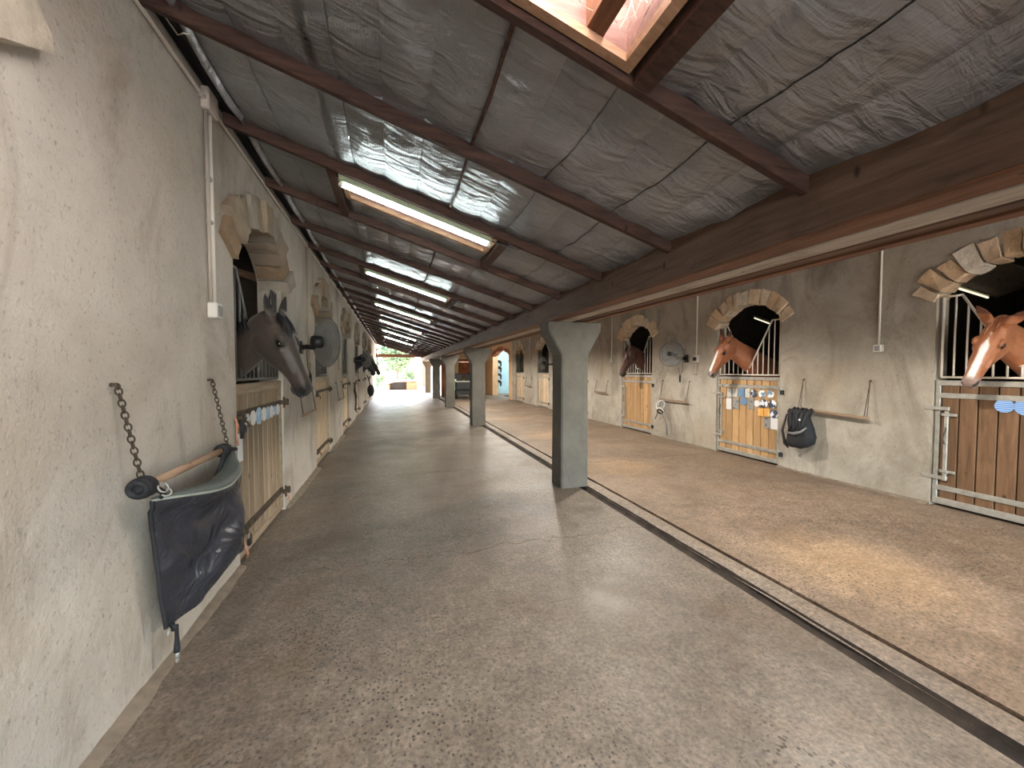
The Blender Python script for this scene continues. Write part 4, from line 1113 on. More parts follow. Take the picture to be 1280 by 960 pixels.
# ------------------------------------------------------------------ navy cover on the chained pole
CX, CY, CZ = XL + 0.10, 2.48, 1.0
cov = thing('rug_cover', 'navy coated fabric rug cover hanging from the chained pole on left wall', 'cover', (XL, CY, 0.3))
def cover_pt(u, v, inner=False):
    a, b2 = 0.02, 1.0
    ytop, ybot = 2.10 + 0.90 * u, 2.19 + 0.97 * u
    bow = math.sin(PI * min(1, max(0, u)) ** 0.9) ** 1.05
    ztop = 0.915 + 0.065 * u - 0.085 * math.sin(PI * u) ** 1.2
    zbot = 0.275 + 0.03 * u - 0.02 * math.sin(PI * u)
    y = ytop + (ybot - ytop) * v; z = ztop + (zbot - ztop) * v
    x = XL + 0.085 + 0.17 * bow * (1 - v) ** 0.8 + 0.05 * bow * v
    w = 0.045 * math.sin((u * 5.0 + v * 2.4) * 2.2 + 1.5 * noise.noise((u * 2, v * 2, 3))) * math.sin(PI * u) * (0.35 + v)
    w += 0.05 * noise.noise((u * 3.4 + v * 1.5, v * 3.1 - u * 1.2, 8)) + 0.014 * noise.noise((u * 8 + v * 3, v * 7, 2))
    w *= min(1.0, 0.12 + 1.3 * math.sin(PI * min(1, max(0, u))))
    hem = 0.010 if v < 0.06 else 0
    x += w * (0.4 if v < 0.06 else 1) + hem
    if inner: x -= 0.012
    return (x, y, z)
NU, NV = 44, 36
for nm, mt, inn in (('front_panel', 'tarp', False), ('lining', 'tarp_back', True)):
    vs = [cover_pt(i / NU, j / NV, inn) for j in range(NV + 1) for i in range(NU + 1)]
    part(nm, MB().add(vs, [(j * (NU + 1) + i, j * (NU + 1) + i + 1, (j + 1) * (NU + 1) + i + 1, (j + 1) * (NU + 1) + i) for j in range(NV) for i in range(NU)]), mt, cov, True)
vs = []; NF = 8                                   # the top edge rolled over towards the wall
for j in range(NF + 1):
    for i in range(NU + 1):
        u = i / NU; a = PI * 0.80 * j / NF; r = 0.012 + 0.050 * math.sin(PI * min(1, max(0, u))) ** 0.7
        q = Vector(cover_pt(u, 0.0)); vs.append((q.x - r * (1 - math.cos(a)), q.y + 0.01 * j / NF, q.z + r * math.sin(a) * 0.75))
part('top_fold', MB().add(vs, [(j * (NU + 1) + i, j * (NU + 1) + i + 1, (j + 1) * (NU + 1) + i + 1, (j + 1) * (NU + 1) + i) for j in range(NF) for i in range(NU)]), 'tarp_fold', cov, True)
part('top_hem', MB().tube([tuple(Vector(cover_pt(i / NU, 0.0)) + Vector((-0.004, 0, 0.002))) for i in range(NU + 1)], 0.007, 8), 'tarp_back', cov, True)
part('side_hem', MB().tube([tuple(Vector(cover_pt(0, j / NV)) + Vector((-0.004, 0, 0))) for j in range(NV + 1)], 0.010, 6), 'black_fabric', cov, True)
part('side_hem', MB().tube([tuple(Vector(cover_pt(1, j / NV)) + Vector((-0.004, 0, 0))) for j in range(NV + 1)], 0.010, 6), 'black_fabric', cov, True)
px = XL + 0.10
# strap wrapped round the near pole end
w_ = MB()
for q in range(4): w_.torus((px, 1.985 + 0.020 * q, 1.0), 0.030 + 0.004 * (q % 2), 0.014, (0, 1, 0.1), 16, 6)
part('strap', w_.cbox(px - 0.035, px + 0.040, 1.985, 2.05, 0.965, 1.04, 0.016), 'black_fabric', cov, True)
part('strap', MB().tube([(px + 0.03, 2.045, 0.99), (px + 0.045, 2.08, 0.955), (px + 0.02, 2.11, 0.925)], [0.014, 0.012, 0.008], 6), 'black_fabric', cov, True)
part('buckle', MB().torus((px + 0.055, 2.055, 0.985), 0.022, 0.004, (0.8, -0.3, 0.4), 12, 5).torus((px + 0.052, 2.085, 0.955), 0.018, 0.0035, (0.5, -0.6, 0.5), 12, 5), 'galv', cov, True)
# gathered black strap at the far pole end, dropping inside the cover
w_ = MB()
for q in range(3): w_.torus((px, 2.80 + 0.022 * q, 1.0), 0.028, 0.013, (0, 1, 0), 14, 6)
for q in range(6): w_.tube([(px + 0.02 - 0.006 * q, 2.79 + 0.016 * q, 1.01), (px + 0.015, 2.77 + 0.012 * q, 0.93), (px - 0.02, 2.68 + 0.02 * q, 0.78)], [0.010, 0.013, 0.012], 6)
part('strap', w_, 'black_fabric', cov, True)
part('strap', MB().tube([(px + 0.02, 2.86, 1.0), (px + 0.03, 2.95, 0.98), (px - 0.01, 3.02, 0.975)], 0.011, 6), 'black_fabric', cov, True)
part('hanging_strap', MB().tube([cover_pt(0.03, 1.0), (XL + 0.11, 2.20, 0.262), (XL + 0.10, 2.245, 0.25), (XL + 0.10, 2.245, 0.20), (XL + 0.10, 2.243, 0.14), (XL + 0.10, 2.243, 0.12)], [0.013, 0.013, 0.009, 0.009, 0.014, 0.013], 8), 'black_fabric', cov, True)
part('snap_hook', MB().tube([(XL + 0.10, 2.243, 0.12), (XL + 0.10, 2.243, 0.092)], 0.010, 8).torus((XL + 0.10, 2.243, 0.082), 0.012, 0.003, (1, 0, 0), 10, 4), 'galv', cov, True)
part('corner_ring', MB().torus((XL + 0.10, 2.175, 0.262), 0.014, 0.005, (1, 0.3, 0), 12, 5), 'galv', cov, True)

# ------------------------------------------------------------------ nearest left door: twine, clips, tag, plaques, rope
def twine(loc, pts, label):
    mb = MB()
    rnd = random.Random(int(loc[2] * 100))
    for q in range(4):
        mb.tube([(p[0] + rnd.uniform(-.008, .008), p[1] + rnd.uniform(-.012, .012), p[2] + rnd.uniform(-.006, .006)) for p in pts], 0.0035, 5)
    return tag(obj('baler_twine', mb, 'twine', None, True), label, 'twine')
twine((0, 0, 1.1), [(XL + 0.02, 3.27, 1.15), (XL + 0.035, 3.255, 1.10), (XL + 0.03, 3.265, 1.02), (XL + 0.03, 3.28, 0.95)], 'frayed orange twine tied to the top latch of nearest left door')
twine((0, 0, 0.2), [(XL + 0.02, 3.36, 0.20), (XL + 0.035, 3.37, 0.15), (XL + 0.035, 3.40, 0.08), (XL + 0.03, 3.42, 0.04)], 'orange twine dangling from the bottom latch of nearest left door')
twine((0, 0, 0.3), [(XL + 0.01, 4.66, 0.17), (XL + 0.03, 4.67, 0.13), (XL + 0.03, 4.68, 0.07)], 'short orange twine at the bottom hinge of nearest left door')
t = thing('lead_clip', 'black clip hanging from the top latch of nearest left door', 'clip', (XL + 0.02, 3.33, 1.1))
part('strap', MB().tube([(XL + 0.03, 3.34, 1.13), (XL + 0.045, 3.33, 1.08), (XL + 0.04, 3.335, 0.99)], [0.013, 0.016, 0.013], 6), 'black_fabric', t, True)
part('ring', MB().torus((XL + 0.045, 3.38, 1.055), 0.026, 0.008, (1, 0, 0), 14, 6), 'black_plastic', t, True)
t = thing('padlock', 'black padlock on the bottom latch of nearest left door', 'padlock', (XL + 0.03, 3.45, 0.17))
part('lock_body', MB().cbox(XL + 0.025, XL + 0.05, 3.42, 3.47, 0.13, 0.19, 0.008), 'black_plastic', t)
part('shackle', MB().tube([(XL + 0.037, 3.43 + 0.03 * (0.5 - 0.5 * math.cos(PI * i / 6)), 0.19 + 0.035 * math.sin(PI * i / 6)) for i in range(7)], 0.005, 6), 'galv', t, True)
tag(obj('name_tag', MB().cbox(XL - 0.002, XL + 0.004, 3.365, 3.455, 0.80, 1.02, 0.002), 'card_white'), 'tall white card hanging under the top latch of nearest left door', 'card')
tag(obj('grille_rope', MB().tube([(XL + 0.0, 4.28, 1.92), (XL + 0.03, 4.22, 1.97), (XL + 0.035, 4.12, 1.93), (XL + 0.03, 4.02, 1.86), (XL + 0.035, 4.0, 1.94), (XL + 0.03, 4.08, 2.0), (XL + 0.02, 4.2, 1.98), (XL + 0.03, 4.3, 1.9), (XL + 0.03, 4.27, 1.83)], 0.007, 6), 'cotton', None, True), 'white rope knotted on the grille above the nearest bay horse', 'rope')
pl = [(3.60, 0.050, 'disc_white', 'first, small white'), (3.735, 0.062, 'disc_white', 'second, cream ringed'), (3.885, 0.075, 'disc_bluepale', 'third, large pale blue'), (4.02, 0.062, 'disc_white', 'fourth, white'),
      (4.13, 0.062, 'disc_bluepale', 'fifth, bluish'), (4.245, 0.060, 'disc_white', 'sixth, whitish'), (4.35, 0.050, 'disc_bluepale', 'seventh, pale'), (4.46, 0.055, 'disc_white', 'eighth and farthest')]
for y, r, mt, nm in pl:
    t = thing('prize_plaque', nm + ' round plaque in the row on the nearest left door', 'plaque', (XL - 0.01, y, 1.105), 0, 'round plaques on the nearest left door')
    part('disc', MB().disc((XL - 0.010, y, 1.10), (1, 0, 0), r, 0.006, 24), mt, t)
    part('hanging_tab', MB().cbox(XL - 0.010, XL - 0.002, y - 0.010, y + 0.010, 1.10 + r * 0.9, 1.145, 0.002), 'cotton', t)
# far left things
t = thing('halter', 'dark halter and lead hanging on the far left wall before the fourth door', 'halter', (XL + 0.04, 12.0, 0.9))
part('headcollar', MB().torus((XL + 0.05, 12.0, 1.02), 0.10, 0.02, (1, 0.1, 0), 14, 5, 1.3).torus((XL + 0.06, 12.05, 0.82), 0.12, 0.02, (1, 0, 0.2), 14, 5, 1.2), 'leather', t, True)
part('lead', MB().tube([(XL + 0.06, 12.0, 0.9), (XL + 0.08, 11.95, 0.55), (XL + 0.05, 12.05, 0.35), (XL + 0.07, 12.1, 0.6)], 0.022, 6), 'leather', t, True)
part('hook', MB().tube([(XL, 12.0, 1.14), (XL + 0.08, 12.0, 1.13), (XL + 0.09, 12.0, 1.17)], 0.01, 6), 'iron', t)

# ------------------------------------------------------------------ cards and discs on the pine door
hung = [(0.949, 1.094, 'c', 0.095, 0.155, 'card_pale', 'pale card, first of the top row'), (0.83, 1.108, 'c', 0.10, 0.15, 'card_pale', 'pale card, second of the top row'), (0.697, 1.116, 'c', 0.115, 0.15, 'card_blue', 'blue square card in the top row'),
 (0.582, 1.118, 'c', 0.09, 0.15, 'card_pale', 'pale card right of the blue square'), (0.46, 1.116, 'd', 0.062, 0, 'disc_photo', 'first dark photo disc in the top row'), (0.307, 1.116, 'd', 0.062, 0, 'disc_photo_light', 'second, light photo disc in the top row'),
 (0.162, 1.121, 'd', 0.062, 0, 'disc_photo_light', 'last photo disc in the top row'), (0.954, 0.903, 'c', 0.11, 0.20, 'card_white', 'tall white card at the left of second row'), (0.808, 0.919, 'c', 0.12, 0.19, 'card_grey', 'grey sketch card in the second row'),
 (0.651, 0.969, 'd', 0.066, 0, 'card_blue', 'bright blue disc under the blue square'), (0.507, 0.944, 'c', 0.105, 0.20, 'card_grey', 'brownish grey card in the middle of second row'), (0.396, 0.953, 'd', 0.054, 0, 'disc_white', 'plain white disc in the second row'),
 (0.278, 0.963, 'd', 0.070, 0, 'disc_photo', 'large dark photo disc in the second row'), (0.128, 0.963, 'd', 0.068, 0, 'disc_photo', 'dark photo disc at the right of second row'), (0.325, 0.817, 'c', 0.098, 0.13, 'card_orange', 'left orange card of the pair'),
 (0.222, 0.822, 'c', 0.098, 0.13, 'card_orange', 'right orange card of the pair'), (0.097, 0.811, 'd', 0.068, 0, 'disc_photo', 'lowest dark photo disc'), (0.21, 0.659, 'c', 0.11, 0.17, 'card_grey', 'lowest grey card'), (0.089, 0.658, 'c', 0.12, 0.185, 'card_white', 'lowest white card, at the right edge')]
xf = XR + 0.028
for k, (dy, z, sh, a, b2, mt, nm) in enumerate(hung):
    y = 4.48 + dy; x1 = xf - 0.012 - 0.0015 * (k % 3)
    mb = MB().cbox(x1, x1 + 0.004, y - a / 2, y + a / 2, z - b2 / 2, z + b2 / 2, 0.001) if sh == 'c' else MB().disc((x1 + 0.004, y, z), (-1, 0, 0), a, 0.005, 24)
    o = obj('prize_card' if sh == 'c' else 'photo_disc', mb, mt)
    tag(o, nm + ' on the card-covered pine door', 'card' if sh == 'c' else 'disc', 'cards and discs on the pine door')
for y, z, r, nm in ((2.185, 1.150, 0.066, 'left of two blue oval plaques on the dark brown right door'), (2.045, 1.150, 0.080, 'right and larger of two blue oval plaques on the dark brown right door')):
    t = thing('prize_plaque', nm, 'plaque', (xf, y, z), 0, 'blue plaques on the brown door')
    part('disc', MB().disc((xf - 0.006, y, z), (-1, 0, 0), r, 0.006, 28), 'disc_blue', t)
    part('hanging_tab', MB().cbox(xf - 0.010, xf - 0.004, y - 0.008, y + 0.008, z + r * 0.9, z + r + 0.03, 0.002), 'cotton', t)

# ------------------------------------------------------------------ black bag and the halter on the right rails
bag = thing('tack_bag', 'black drawstring bag hanging on the left end of the slanting rail', 'bag', (XR - 0.10, 4.06, 0.65))
rings = []; n = 22
for (z, hy, hx, oy) in ((0.93, 0.16, 0.05, 0.02), (0.90, 0.155, 0.07, 0.03), (0.83, 0.13, 0.085, 0.03), (0.75, 0.145, 0.10, 0.02), (0.66, 0.165, 0.115, 0.0), (0.56, 0.18, 0.125, 0.0), (0.47, 0.175, 0.12, 0.03), (0.41, 0.14, 0.10, 0.06), (0.38, 0.09, 0.06, 0.08)):
    ring = []
    for q in range(n):
        a = 2 * PI * q / n; k = 1 + 0.16 * math.sin(q * 2.7 + z * 3) * (1 if z > 0.5 else 0.4) + 0.22 * noise.noise((math.cos(a) * 1.6, math.sin(a) * 1.6, z * 6))
        ring.append((XR - 0.125 + hx * k * math.cos(a), 4.04 + oy + hy * k * math.sin(a), z + 0.02 * noise.noise((a, z * 5, 1))))
    rings.append(ring)
part('sack', MB().loft(rings), 'black_fabric', bag, True)
w_ = MB()
for q in range(5): w_.tube([(XR - 0.10 - 0.02 * (q % 2), 3.92 + 0.06 * q, 0.955), (XR - 0.19 - 0.015 * (q % 3), 3.93 + 0.055 * q, 0.87), (XR - 0.23, 3.95 + 0.04 * q, 0.72 - 0.03 * (q % 2)), (XR - 0.25, 4.02 + 0.03 * q, 0.62)], [0.02, 0.026, 0.022, 0.008], 6)
part('gathered_neck', w_, 'black_fabric', bag, True)
part('grey_band', MB().tube([(XR - 0.245, 4.17, 0.60), (XR - 0.262, 4.06, 0.595), (XR - 0.255, 3.96, 0.63), (XR - 0.225, 3.90, 0.70)], [0.012, 0.022, 0.02, 0.008], 6), 'grey_strap', bag, True)
part('toggle', MB().ball((XR - 0.235, 3.99, 0.80), 0.016, n=8, m=6), 'white_plastic', bag, True)
part('drawstring', MB().tube([(XR - 0.2, 4.20, 0.86), (XR - 0.23, 4.24, 0.62), (XR - 0.19, 4.23, 0.42), (XR - 0.17, 4.19, 0.36)], [0.012, 0.016, 0.02, 0.010], 6), 'black_fabric', bag, True)
t = thing('halter', 'pale grey halter with dark noseband on the rail under the round fan', 'halter', (XR - 0.09, 7.08, 0.7))
part('headcollar', MB().torus((XR - 0.13, 7.10, 0.74), 0.085, 0.014, (1, 0.35, 0), 16, 5, 1.35).torus((XR - 0.16, 7.06, 0.62), 0.075, 0.016, (0.8, 0.2, 0.5), 16, 5), 'cotton', t, True)
part('noseband', MB().torus((XR - 0.17, 7.05, 0.60), 0.06, 0.018, (0.6, 0.3, 0.7), 14, 6), 'leather', t, True)
part('strap', MB().tube([(XR - 0.09, 7.10, 0.885), (XR - 0.12, 7.10, 0.82), (XR - 0.15, 7.14, 0.6), (XR - 0.15, 7.24, 0.42)], 0.013, 6).tube([(XR - 0.09, 7.04, 0.885), (XR - 0.13, 7.02, 0.78), (XR - 0.15, 7.02, 0.56), (XR - 0.10, 6.96, 0.42), (XR - 0.08, 6.93, 0.10)], 0.011, 6), 'grey_strap', t, True)
t = thing('rug_bag', 'dark bag hanging on right wall just left of the nearest column', 'bag', (XR - 0.07, 12.85, 0.7))
part('sack', MB().cbox(XR - 0.14, XR - 0.01, 12.68, 13.0, 0.36, 0.98, 0.03), 'black_fabric', t)
part('strap', MB().tube([(XR - 0.05, 12.72, 0.97), (XR - 0.03, 12.84, 1.18), (XR - 0.05, 12.96, 0.97)], 0.012, 6), 'black_fabric', t, True)
t = thing('hay_bag', 'dark bundle hanging low on the far left wall by the open end', 'bag', (XL + 0.17, 17.9, 0.62))
part('sack', MB().ball((XL + 0.17, 17.9, 0.62), 0.15, 0.22, 0.26, 14, 10), 'black_fabric', t, True)
part('strap', MB().tube([(XL + 0.16, 17.9, 0.85), (XL + 0.07, 17.9, 1.15), (XL + 0.01, 17.9, 1.3)], 0.02, 6), 'black_fabric', t, True)

# ------------------------------------------------------------------ wall fans
def fan(loc, plate, axis, r, label, dark=False, cord=True, spokes=30, front_wires=6):
    t = thing('wall_fan', label, 'fan', plate, 0, 'wall fans over the aisle')
    c = Vector(loc); ax = Vector(axis).normalized(); u = ax.cross(Vector((0, 0, 1))).normalized(); w = u.cross(ax)
    body = 'grey_plastic' if not dark else 'black_plastic'
    plate = Vector(plate)
    s = 1 if plate.x < 2 else -1
    part('wall_plate', MB().cbox(min(plate.x, plate.x + s * 0.03), max(plate.x, plate.x + s * 0.03), plate.y - 0.05, plate.y + 0.05, plate.z - 0.08, plate.z + 0.08), 'black_plastic', t)
    back = c - ax * (0.55 * r)
    part('arm', MB().tube([plate + Vector((s * 0.02, 0, 0)), plate.lerp(back, 0.55) + Vector((0, 0, -0.03)), back + Vector((0, 0, -0.07))], [0.034, 0.030, 0.030], 10).tube([back + Vector((0, 0, -0.09)), back + Vector((0, 0, 0.02))], 0.028, 8), 'black_plastic', t, True)
    part('motor', MB().tube([c - ax * 0.62 * r, c - ax * 0.58 * r, c - ax * 0.25 * r, c - ax * 0.10 * r], [0.10 * r, 0.24 * r, 0.25 * r, 0.20 * r], 14), 'black_plastic', t, True)
    def cage(sg):
        mb = MB()
        for k in range(front_wires + 1):
            q = 0.16 + 0.84 * k / front_wires
            off = ax * (sg * 0.24 * r * (1 - q * q) ** 0.5)
            mb.torus(c + off, q * r, 0.0065 if k in (front_wires, front_wires * 3 // 4) else 0.0028, ax, 36, 4)
        for k in range(spokes):
            a = 2 * PI * k / spokes
            pts = []
            for q in (0.14, 0.45, 0.75, 0.93, 1.0):
                pts.append(c + (u * math.cos(a) + w * math.sin(a)) * q * r + ax * (sg * 0.24 * r * max(0, 1 - q * q) ** 0.5))
            mb.tube(pts, 0.0024, 4)
        return mb
    part('front_cage', cage(1), 'grey_plastic', t, True)
    part('rear_cage', cage(-1), 'grey_plastic', t, True)
    part('hub_badge', MB().disc(c + ax * 0.235 * r, ax, 0.17 * r, 0.012, 20), body, t)
    for k in range(3):
        a0 = 2 * PI * k / 3 + 0.4; vs = []
        for i in range(6):
            q = 0.18 + 0.74 * i / 5
            for j in range(5):
                a = a0 + (j / 4 - 0.5) * (1.15 + 0.35 * i / 5) * (1 if i else 0.8)
                vs.append(c + (u * math.cos(a) + w * math.sin(a)) * q * r + ax * (0.07 * r * (j / 4 - 0.5) * 2))
        fs = [(i * 5 + j, i * 5 + j + 1, (i + 1) * 5 + j + 1, (i + 1) * 5 + j) for i in range(5) for j in range(4)]
        part('blade', MB().add(vs, fs), 'blade_grey', t, True)
    if cord:
        p0 = plate + Vector((s * 0.05, 0.0, -0.03))
        part('pull_cord', MB().tube([p0 + Vector((s * 0.02, 0.02, 0)), p0 + Vector((s * 0.03, 0.03, -0.22)), p0 + Vector((s * 0.05, 0.08, -0.32)), p0 + Vector((s * 0.04, 0.12, -0.16))], 0.004, 5), 'cable', t, True)
        part('cord_pull', MB().tube([p0 + Vector((s * 0.05, 0.07, -0.30)), p0 + Vector((s * 0.05, 0.07, -0.34)), p0 + Vector((s * 0.05, 0.07, -0.45))], [0.012, 0.020, 0.014], 8), 'black_plastic', t, True)
    return t
fan((-0.80, 5.32, 1.85), (XL, 5.46, 1.79), (0.80, 0.60, 0.0), 0.305, 'grey wall fan on the left wall in front of the second arch', spokes=72, front_wires=12)
fan((5.36, 6.50, 1.83), (XR, 6.47, 1.74), (-0.80, -0.30, 0.05), 0.255, 'round pale wall fan on right wall between the bay and chestnut horses', True, spokes=40, front_wires=9)
fan((5.32, 13.45, 1.78), (XR, 12.95, 1.72), (-0.5, 0.85, 0.0), 0.25, 'dark wall fan seen edge-on just left of the nearest column', True, False)
fan((-0.80, 12.6, 1.84), (XL, 12.35, 1.80), (0.80, 0.60, 0.0), 0.26, 'far dark wall fan on the left wall behind the black horse', True, False)

# ------------------------------------------------------------------ unseen pendants added to cast the bay's light pools (above the beam's lower edge)
for k, y in enumerate([-1.1, 2.0, 5.2, 8.3, 11.4, 14.5, 17.6]):
    z = rz(3.35) - 0.40
    t = thing('standin_pendant', 'unseen stand-in pendant lamp over the right bay, number %s from the viewer end' % ['one', 'two', 'three', 'four', 'five', 'six', 'seven'][k], 'lamp', (3.35, y, z), 0, 'stand-in pendant lamps over the right bay')
    part('cord', MB().tube([(3.35, y, z + 0.12), (3.35, y, rz(3.35))], 0.006, 6), 'cable', t)
    rings = []
    for (r_, dz) in ((0.02, 0.13), (0.05, 0.12), (0.12, 0.05), (0.15, 0.0)): rings.append([(3.35 + r_ * math.cos(2 * PI * q / 20), y + r_ * math.sin(2 * PI * q / 20), z + dz) for q in range(20)])
    mb = MB(); vs = [p for r_ in rings for p in r_]
    mb.add(vs, [(i * 20 + q, i * 20 + (q + 1) % 20, (i + 1) * 20 + (q + 1) % 20, (i + 1) * 20 + q) for i in range(3) for q in range(20)])
    part('shade', mb, 'galv', t, True)
    part('bulb', MB().ball((3.35, y, z + 0.05), 0.03), 'bulb', t, True)
    for nm, ang, e, col, bl in (('flood', 168, PENDANT_W, (1.0, 0.93, 0.82), 0.5), ('narrow', 34, PENDANT_W * 0.6, (1.0, 0.74, 0.28), 1.0)):
        ld = bpy.data.lights.new('lamp_' + nm, 'SPOT'); ld.energy = e; ld.spot_size = math.radians(ang); ld.spot_blend = bl; ld.color = col; ld.shadow_soft_size = 0.05
        lo = bpy.data.objects.new('lamp_light', ld); C.objects.link(lo); lo.parent = t; lo.location = (0, 0, -0.01)

# ------------------------------------------------------------------ far end: lintel, posts, end wall, archway room, vehicle
obj('lintel', MB().cbox(XL - 0.2, 2.2, 26.86, 27.0, 2.37, 2.58, 0.01), 'beam_red', ceiling)
t = thing('timber_post', 'brown timber post right of the pale far column', 'post', (2.68, 22.0, 0))
part('post', MB().cbox(2.58, 2.80, 21.9, 22.1, 0.02, 2.12, 0.01), 'plank_red', t); part('base_plate', MB().cbox(2.55, 2.83, 21.87, 22.13, 0.0, 0.03), 'iron', t)
ew = struct('wall_far', MB().prism([(2.95, 0), (3.95, 0), (3.95, 2.05), (5.15, 2.05), (5.15, 0), (5.72, 0), (5.72, 3.5), (2.95, 2.76)], 1, 24.5, 24.75), 'plaster_cream')
obj('lintel', MB().cbox(3.75, 5.35, 24.42, 24.52, 2.05, 2.22, 0.01), 'plank_red', ew)
t = thing('barn_door', 'red-brown double plank door in the end wall behind the green vehicle', 'door', (4.55, 24.5, 0))
for i in range(10): part('plank', MB().cbox(3.96 + 0.119 * i, 3.96 + 0.119 * i + 0.114, 24.55, 24.60, 0.03, 2.04, 0.004), 'plank_red', t)
for x in (3.98, 4.57): part('rail', MB().cbox(x, x + 0.56, 24.53, 24.55, 1.55, 1.67), 'plank_red', t)
for x in (3.98, 4.57): part('rail', MB().cbox(x, x + 0.56, 24.53, 24.55, 0.35, 0.47), 'plank_red', t)
# blue tack room behind the big archway
bx0, bx1, by0, by1 = XR + 0.34, 9.2, 18.75, 24.0
struct('wall_blue', MB().box(bx1, bx1 + 0.1, by0, by1, 0, 3.0), 'plaster_blue')
struct('wall_blue_far', MB().box(bx0, bx1, by1, by1 + 0.1, 0, 3.0), 'plaster_blue')
struct('wall_blue_near', MB().box(bx0, bx1, by0 - 0.1, by0, 0, 3.0), 'plaster_blue')
struct('floor_tack_room', MB().box(bx0 - 0.34, bx1, by0, by1, -0.1, 0.002), 'concrete_kerb')
struct('ceiling_tack_room', MB().box(bx0, bx1, by0, by1, 3.0, 3.1), 'plaster_blue')
t = thing('fill_lamp', 'unseen fill lamp added inside the blue room', 'lamp', (7.4, 21.5, 2.95))  # added lamp to brighten the room, itself out of view
part('lamp_shade', MB().disc((7.4, 21.5, 3.0), (0, 0, -1), 0.18, 0.06, 20), 'bulb', t)
ld = bpy.data.lights.new('room_fill', 'POINT'); ld.energy = 170; ld.color = (0.92, 0.97, 1.0); ld.shadow_soft_size = 0.2
lo = bpy.data.objects.new('lamp_light', ld); C.objects.link(lo); lo.parent = t; lo.location = (0, 0, -0.25)
for k, z in enumerate((0.75, 1.18, 1.62, 2.0)):
    t = thing('saddle', ['lowest dark saddle on the blue room wall', 'second dark saddle from the bottom on the blue room wall', 'third dark saddle from the bottom on the blue room wall', 'topmost dark saddle on the blue room wall'][k], 'saddle', (6.34, 23.95, z), 0, 'saddles racked in the blue room')
    rings = []
    for (y, rr, dz) in ((23.93, 0.10, 0.05), (23.85, 0.19, 0.03), (23.72, 0.20, -0.02), (23.58, 0.18, -0.03), (23.45, 0.17, 0.02), (23.40, 0.08, 0.06)):
        rings.append([(6.34 + rr * math.sin(PI * (q / 12 - 0.5) * 1.25), y, z + dz + rr * 0.75 * math.cos(PI * (q / 12 - 0.5) * 1.25)) for q in range(13)] + [(6.34 + rr * 0.85 * math.sin(PI * (q / 12 - 0.5) * 1.25), y, z + dz - 0.02 + rr * 0.65 * math.cos(PI * (q / 12 - 0.5) * 1.25)) for q in range(12, -1, -1)])
    part('seat', MB().loft(rings), 'leather', t, True)
    for sg in (-1, 1): part('flap', MB().prism([(23.48, z + 0.05), (23.85, z + 0.05), (23.80, z - 0.24), (23.55, z - 0.26)], 0, 6.34 + sg * 0.19 - 0.01, 6.34 + sg * 0.19 + 0.01), 'leather', t)
    part('bracket', MB().tube([(6.34, 24.0, z - 0.02), (6.34, 23.45, z - 0.0)], 0.02, 6), 'iron', t)
tag(obj('wall_pole', MB().tube([(7.1, 23.9, 2.12), (7.9, 23.9, 2.12)], 0.03, 8), 'iron'), 'thin dark rod on the blue wall beside the saddles', 'rod')
tag(obj('rubber_mat', MB().cbox(6.2, 8.6, 19.4, 21.8, 0.002, 0.03, 0.008), 'rubber'), 'dark rubber mat on the floor of the blue room', 'mat')

# green utility vehicle, rear towards the viewer
gv = thing('utility_vehicle', 'small green utility vehicle with black cargo bed parked in the right bay', 'vehicle', (3.65, 20.6, 0))
gx = 3.65
bed = part('cargo_bed', MB().cbox(gx - 0.62, gx + 0.62, 19.60, 19.66, 0.52, 0.92, 0.02).cbox(gx - 0.62, gx - 0.57, 19.6, 20.7, 0.55, 0.92).cbox(gx + 0.57, gx + 0.62, 19.6, 20.7, 0.55, 0.92).cbox(gx - 0.62, gx + 0.62, 20.65, 20.7, 0.55, 0.92).cbox(gx - 0.62, gx + 0.62, 19.6, 20.7, 0.50, 0.56), 'black_plastic', gv)
part('bed_rim', MB().cbox(gx - 0.66, gx + 0.66, 19.57, 19.68, 0.90, 0.96, 0.01), 'galv', gv)
part('rear_frame', MB().cbox(gx - 0.60, gx + 0.60, 19.68, 19.9, 0.24, 0.50, 0.03), 'black_plastic', gv)
for sg in (-1, 1):
    part('side_panel', MB().prism([(19.75, 0.55), (22.4, 0.5), (22.5, 0.85), (21.7, 0.92), (21.5, 0.62), (20.75, 0.62), (20.7, 1.0), (19.8, 0.95)], 0, gx + sg * 0.66 - 0.03, gx + sg * 0.66 + 0.03), 'green_body', gv)
    for y in (19.98, 22.05):
        wh = part('wheel', MB().torus((gx + sg * 0.58, y, 0.285), 0.20, 0.085, (1, 0, 0), 24, 10), 'rubber', gv, True)
        obj('rim', rel(MB().disc((gx + sg * 0.58 - 0.05, y, 0.285), (1, 0, 0), 0.14, 0.10, 18), gv.location), 'yellow_rim', wh)
    st = part('seat', MB().cbox(gx + sg * 0.30 - 0.25, gx + sg * 0.30 + 0.25, 20.8, 21.3, 0.70, 0.82, 0.04), 'black_plastic', gv)
    obj('seat_back', rel(MB().cbox(gx + sg * 0.30 - 0.24, gx + sg * 0.30 + 0.24, 20.76, 20.88, 0.80, 1.34, 0.05), gv.location), 'black_plastic', st)
for sg in (-1, 1): part('rear_fender', MB().prism([(19.58, 0.50), (19.64, 1.0), (19.9, 1.28), (20.5, 1.12), (20.7, 0.6), (20.5, 0.62), (20.2, 0.75), (19.8, 0.62)], 0, gx + sg * 0.74 - 0.08, gx + sg * 0.74 + 0.08), 'green_body', gv)
part('hood', MB().prism([(21.7, 0.55), (22.6, 0.5), (22.65, 0.8), (21.8, 0.98)], 0, gx - 0.55, gx + 0.55), 'green_body', gv)
